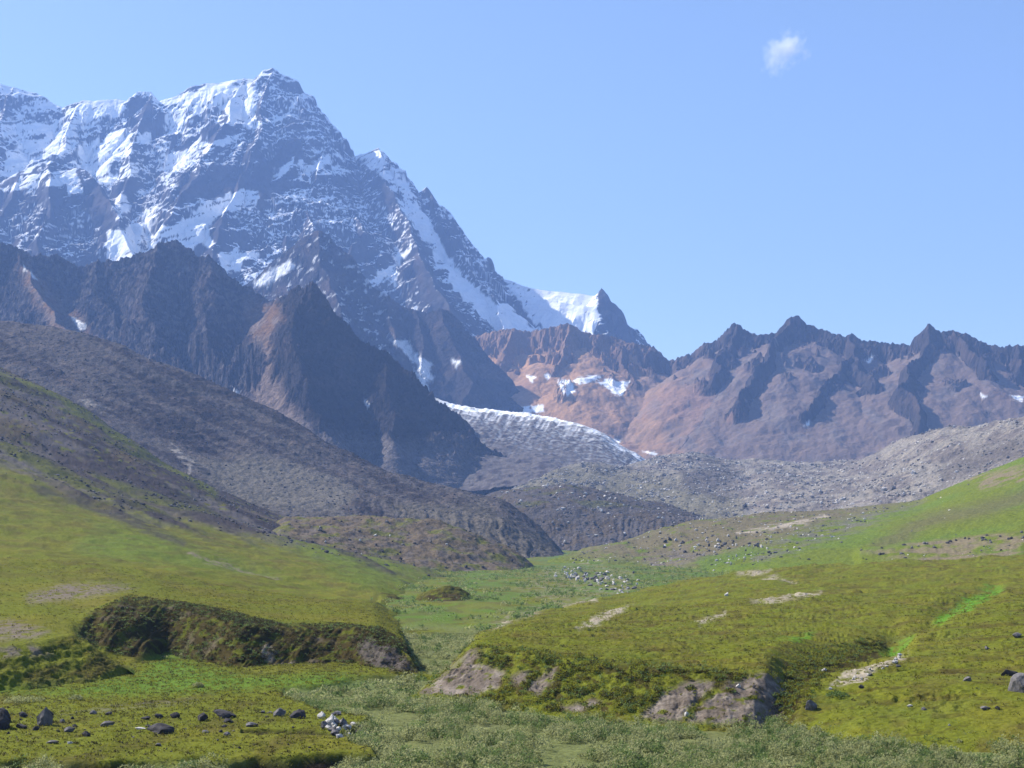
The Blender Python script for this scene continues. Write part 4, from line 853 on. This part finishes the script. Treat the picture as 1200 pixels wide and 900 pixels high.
rubble('rubble', pick(FR, vis(FR, 600, 1300)*(0.04+polys(FR[4], FR[5], [[(640, 662), (745, 625), (830, 602), (1080, 585), (900, 660), (740, 695), (640, 700)], [(1010, 656), (1260, 628), (1260, 640), (1100, 660)]], 8))*(0.05+n_(FR, 22, 22, 403)**2), 2600), 0.2, 1.2, [R_GREY, R_DARK, R_PALE], 'loose rubble on the brown slope')
lhs = ss(-10, 20, np.interp(LH[4], [-300, 0, 130, 340, 620], [420, 548, 598, 640, 700])-LH[5])
rubble('rubble', pick(LH, vis(LH)*lhs*(0.15+n_(LH, 40, 40, 404)), 7000), 0.3, 1.2, [R_DARK, R_GREY, R_DARK], 'dark scree blocks on the upper left hillside')
rubble('rubble', pick(MD, vis(MD), 1000), 0.25, 1.2, [R_GREY, R_DARK], 'small stones of the brown mound')

# ---- vegetation
def leaf_mat(name, c, c2, tr=0.35):
    m = bpy.data.materials.new(name); m.use_nodes = True; nt = m.node_tree; N = nt.nodes; K = nt.links
    b = N['Principled BSDF']; b.inputs['Roughness'].default_value = 0.6; b.inputs['Specular IOR Level'].default_value = 0.08
    ge = N.new('ShaderNodeNewGeometry'); n = N.new('ShaderNodeTexNoise'); n.inputs['Scale'].default_value = 0.28; n.inputs['Detail'].default_value = 6; n.inputs['Roughness'].default_value = 0.75
    K.new(ge.outputs['Position'], n.inputs['Vector'])
    r = N.new('ShaderNodeValToRGB'); e = r.color_ramp.elements; e[0].position = 0.36; e[0].color = c+(1,); e[1].position = 0.62; e[1].color = c2+(1,)
    K.new(n.outputs['Fac'], r.inputs['Fac']); K.new(r.outputs['Color'], b.inputs['Base Color'])
    t = N.new('ShaderNodeBsdfTranslucent'); K.new(r.outputs['Color'], t.inputs['Color'])
    mx = N.new('ShaderNodeMixShader'); mx.inputs[0].default_value = tr
    K.new(b.outputs[0], mx.inputs[1]); K.new(t.outputs[0], mx.inputs[2]); K.new(mx.outputs[0], N['Material Output'].inputs['Surface'])
    return m
L_WIL = leaf_mat('willow_leaf', (0.19, 0.205, 0.075), (0.36, 0.37, 0.17), 0.5)
L_WIL2 = leaf_mat('dark_willow_leaf', (0.085, 0.135, 0.035), (0.170, 0.230, 0.070), 0.45)
L_GRASS = leaf_mat('tundra_grass', (0.125, 0.133, 0.014), (0.210, 0.208, 0.026), 0.55)
L_HEATH = leaf_mat('heath_leaf', (0.030, 0.028, 0.008), (0.075, 0.060, 0.014), 0.3)

def clumps(name, spots, rad, hgt, k, ls, mats, label, rvar=0.5, kind='stuff'):
    """leaf sprays filling low domes; every spray is one small bent triangle pair"""
    x, y, z = spots; n = len(x)
    R = rad*(1-rvar+2*rvar*RNG.rand(n)); H = hgt*(1-rvar+2*rvar*RNG.rand(n)); L = ls
    th = RNG.rand(n, k)*2*np.pi; q = np.sqrt(RNG.rand(n, k)); w = RNG.rand(n, k)**0.6
    top = np.sqrt(np.clip(1-q*q*0.9, 0.05, 1))
    cx = x[:, None]+R[:, None]*q*np.cos(th); cy = y[:, None]+R[:, None]*q*np.sin(th); cz = z[:, None]+H[:, None]*top*w
    a = RNG.rand(n, k)*2*np.pi; e = (RNG.rand(n, k)*1.1+0.15)
    l = L*(0.6+0.8*RNG.rand(n, k))
    dx, dy, dz = np.cos(a)*np.cos(e)*l, np.sin(a)*np.cos(e)*l, np.sin(e)*l
    bx, by = -np.sin(a)*l*0.42, np.cos(a)*l*0.42
    c = np.stack([cx, cy, cz], -1)
    t = np.stack([bx, by, (RNG.rand(n, k)-0.5)*l*0.6], -1); d3 = np.stack([dx, dy, dz], -1)
    V = np.stack([c-t, c+d3*0.1, c+t, c+d3], 2).reshape(-1, 3)
    Fc = np.arange(len(V)).reshape(-1, 4)
    mi = np.repeat(RNG.randint(0, len(mats), n), k)
    return mass(name, V, Fc, mats, mi, kind, label=label)
X, Y, Z, w, sx, sy = FLOOR
inview = ((sx > -110) & (sx < 1310)).astype(float)
nf = fbm(X/7, Y/11, 3, 501)
wil = (w > 0.5)*ss(-0.35, 0.1, nf)*inview
clumps('willow_thicket', pick(FLOOR, wil*((Y > 84) & (Y < 150)), 4200), 0.75, 0.85, 130, 0.15, [L_WIL, L_WIL, L_WIL2], 'grey green willow scrub filling the valley floor')
clumps('willow_thicket', pick(FLOOR, wil*((Y >= 150) & (Y < 262)), 3600), 0.8, 0.8, 60, 0.24, [L_WIL, L_WIL, L_WIL2], 'willow scrub between the two bluffs')
nfar = ss(-0.15, 0.25, fbm(X/22, Y/30, 4, 502))
clumps('willow_thicket', pick(FLOOR, nfar*inview*(Y >= 262)*(Y < 900), 8000), 1.1, 0.9, 16, 0.5, [L_WIL2, L_WIL2, L_WIL], 'willow scrub dotted up the valley floor')
# turf tufts close to the camera
pl = (w < 0.5)*(1-BANK)*inview*(Y > 86)*(Y < 262)
clumps('grass', pick(FLOOR, pl, 12000), 0.3, 0.12, 7, 0.14, [L_GRASS, L_GRASS, L_HEATH], 'short olive grass on the plain')
clumps('grass', pick(RH, (RH[4] > 480)*(RH[4] < 1300)*(RH[1] < 300)*(RH[1] > 105.)*(1-0.7*RH[3]), 11000), 0.35, 0.12, 7, 0.16, [L_GRASS, L_GRASS, L_GRASS, L_GRASS, L_HEATH], 'short olive grass on the right hill')
clumps('grass', pick(LH, (LH[4] > -120)*(LH[4] < 520)*(LH[1] < 330)*(LH[1] > 130.)*(1-LH[3]), 9000), 0.35, 0.12, 7, 0.16, [L_GRASS, L_GRASS, L_GRASS, L_GRASS, L_HEATH], 'short olive grass on the left terrace')
clumps('heath', pick(LH, (LH[3] > 0.3)*(0.2+ss(0, 0.4, fbm(LH[0]/3, LH[2]/2, 3, 503))), 4500), 0.34, 0.22, 18, 0.15, [L_HEATH, L_HEATH, L_HEATH, L_WIL2], 'dark heath clinging to the left bluff')
hum = (RH[3]+poly(RH[4], RH[5], [(900, 850), (918, 800), (925, 772), (965, 758), (1030, 748), (1035, 760), (975, 780), (945, 830)], 5))*(0.1+ss(0.0, 0.3, fbm(RH[0]/2.5, RH[1]/2.5, 3, 504)))
clumps('heath', pick(RH, hum, 4200), 0.36, 0.28, 20, 0.15, [L_WIL2, L_HEATH, L_GRASS, L_GRASS], 'dark heath and turf on the right bluff')
# single bushes that stand apart
def bush(px, py, wpx, hpx, mat, label, S=FLOOR, k=380):
    x, y, z = locate(px, py, S); s = y/F
    o = clumps('willow_bush', (np.zeros(1), np.zeros(1), np.zeros(1)), wpx*s*0.5, hpx*s, k, 0.16, [mat], label, 0.0, 'thing')
    del o['kind']; o['category'] = 'bush'; o['label'] = label; o.location = (x, y, z-0.05); o['group'] = 'willow bushes standing apart'
for a in [(20, 822, 30, 9, L_WIL, 'pale willow bush at the foot of the shaded left bluff', FLOOR), (40, 820, 26, 8, L_WIL, 'right half of the pale bushes below the left bluff', FLOOR), (90, 818, 16, 6, L_WIL, 'small grey bush right of the pale bushes below the left bluff', FLOOR),
          (232, 803, 14, 5, L_WIL, 'small round bush on the bright grass below the middle of the bluff', FLOOR), (508, 728, 26, 14, L_WIL, 'largest round bush in the gap between the two bluffs', FLOOR),
          (790, 842, 22, 10, L_WIL2, 'green bush at the foot of the right bluff', FLOOR), (858, 845, 38, 16, L_WIL, 'wide grey willow bush below the bare scar', FLOOR), (920, 846, 22, 12, L_WIL2, 'dark green bush at the mouth of the gully', FLOOR),
          (955, 862, 18, 14, L_WIL, 'upright grey bush right of the gully mouth', RH), (1012, 868, 26, 14, L_WIL, 'rounded grey bush at the edge of the right slope', FLOOR), (980, 814, 26, 6, L_WIL2, 'light green bush below the scar right of the gully', RH)]:
    bush(a[0], a[1], a[2], a[3], a[4], a[5], a[6])

# ================================================================== AIR, CLOUD, SKY, SUN, CAMERA
def box(name, x0, x1, y0, y1, z0, z1):
    me = bpy.data.meshes.new(name); bm = bmesh.new(); bmesh.ops.create_cube(bm, size=1)
    for v in bm.verts: v.co = ((x0+x1)/2+v.co.x*(x1-x0), (y0+y1)/2+v.co.y*(y1-y0), (z0+z1)/2+v.co.z*(z1-z0))
    bm.to_mesh(me); bm.free(); ob = bpy.data.objects.new(name, me); COL.objects.link(ob); return ob
HZ_D, HZ_C = 0.80e-4, (0.29, 0.485, 1.0)
hz = box('haze', -9100, 9100, -3100, 8700, -8, 2250); hz['kind'] = 'stuff'; hz['label'] = 'thin blue summer haze in the valley air'
m = bpy.data.materials.new('haze_air'); m.use_nodes = True; nt = m.node_tree; nt.nodes.remove(nt.nodes['Principled BSDF'])
pv = nt.nodes.new('ShaderNodeVolumePrincipled'); pv.inputs['Color'].default_value = HZ_C+(1,); pv.inputs['Density'].default_value = HZ_D; pv.inputs['Anisotropy'].default_value = 0.1
nt.links.new(pv.outputs[0], nt.nodes['Material Output'].inputs['Volume']); hz.data.materials.append(m)

# little wisp of cloud, beyond the haze
cx, cy, cz = world(920, 57, 9600)
cl = bpy.data.objects.new('cloud', None)
bm = bmesh.new(); bmesh.ops.create_icosphere(bm, subdivisions=4, radius=1)
me = bpy.data.meshes.new('cloud'); bm.to_mesh(me); bm.free()
cl = bpy.data.objects.new('cloud', me); cl.location = (cx, cy, cz); cl.scale = (185, 150, 230); cl.rotation_euler = (0, math.radians(28), 0); COL.objects.link(cl)
cl['label'] = 'single small white wisp of cloud high on the right'; cl['category'] = 'cloud'
m = bpy.data.materials.new('cloud_vapour'); m.use_nodes = True; nt = m.node_tree; N = nt.nodes; K = nt.links; N.remove(N['Principled BSDF'])
tc = N.new('ShaderNodeTexCoord'); ln = N.new('ShaderNodeVectorMath'); ln.operation = 'LENGTH'; K.new(tc.outputs['Object'], ln.inputs[0])
no = N.new('ShaderNodeTexNoise'); no.inputs['Scale'].default_value = 1.7; no.inputs['Detail'].default_value = 5; no.inputs['Roughness'].default_value = 0.6; K.new(tc.outputs['Object'], no.inputs['Vector'])
a1 = N.new('ShaderNodeMath'); a1.operation = 'MULTIPLY_ADD'; a1.inputs[1].default_value = 2.6; a1.inputs[2].default_value = -0.75; K.new(no.outputs['Fac'], a1.inputs[0])
a2 = N.new('ShaderNodeMath'); a2.operation = 'SUBTRACT'; K.new(a1.outputs[0], a2.inputs[0]); K.new(ln.outputs['Value'], a2.inputs[1])
a3 = N.new('ShaderNodeMath'); a3.operation = 'MULTIPLY'; a3.inputs[1].default_value = 0.02; a3.use_clamp = False; K.new(a2.outputs[0], a3.inputs[0])
a4 = N.new('ShaderNodeMath'); a4.operation = 'MAXIMUM'; a4.inputs[1].default_value = 0.0; K.new(a3.outputs[0], a4.inputs[0])
pv = N.new('ShaderNodeVolumePrincipled'); pv.inputs['Color'].default_value = (1, 1, 1, 1); K.new(a4.outputs[0], pv.inputs['Density'])
K.new(pv.outputs[0], N['Material Output'].inputs['Volume']); me.materials.append(m)

AZ, EL = math.radians(-64), math.radians(42)          # sun: to the left and a little beyond the camera
wd = bpy.data.worlds.new('World'); SC.world = wd; wd.use_nodes = True
bg = wd.node_tree.nodes['Background']; sk = wd.node_tree.nodes.new('ShaderNodeTexSky'); sk.sky_type = 'NISHITA'; sk.sun_disc = False
sk.sun_elevation = EL; sk.sun_rotation = AZ; sk.air_density = 1.0; sk.dust_density = 0.9; sk.ozone_density = 1.3; sk.altitude = 1200
wd.node_tree.links.new(sk.outputs[0], bg.inputs['Color']); bg.inputs['Strength'].default_value = 0.084
sd = bpy.data.lights.new('sun', 'SUN'); sd.energy = 5.0; sd.angle = math.radians(0.5); sd.color = (1.0, 0.95, 0.87)
so = bpy.data.objects.new('sun', sd); COL.objects.link(so)
sdir = Vector((math.sin(AZ)*math.cos(EL), math.cos(AZ)*math.cos(EL), math.sin(EL)))
so.rotation_euler = sdir.to_track_quat('Z', 'Y').to_euler()

cd = bpy.data.cameras.new('camera'); cam = bpy.data.objects.new('camera', cd); COL.objects.link(cam); SC.camera = cam
cam.location = (0, 0, CAMZ); cam.rotation_euler = (math.radians(90), 0, 0)
cd.sensor_width = 36; cd.lens = 36*F/1200; cd.shift_y = (YH-450)/1200; cd.clip_start = 0.5; cd.clip_end = 60000
SC.view_settings.view_transform = 'Standard'; SC.view_settings.look = 'None'; SC.view_settings.exposure = 1.13; SC.view_settings.gamma = 1
SC.render.resolution_x = 1024; SC.render.resolution_y = 768
SC.cycles.max_bounces = 4; SC.cycles.diffuse_bounces = 2; SC.cycles.volume_bounces = 1; SC.cycles.transparent_max_bounces = 8
SC.cycles.use_denoising = True
SC.cycles.volume_step_rate = 1.0
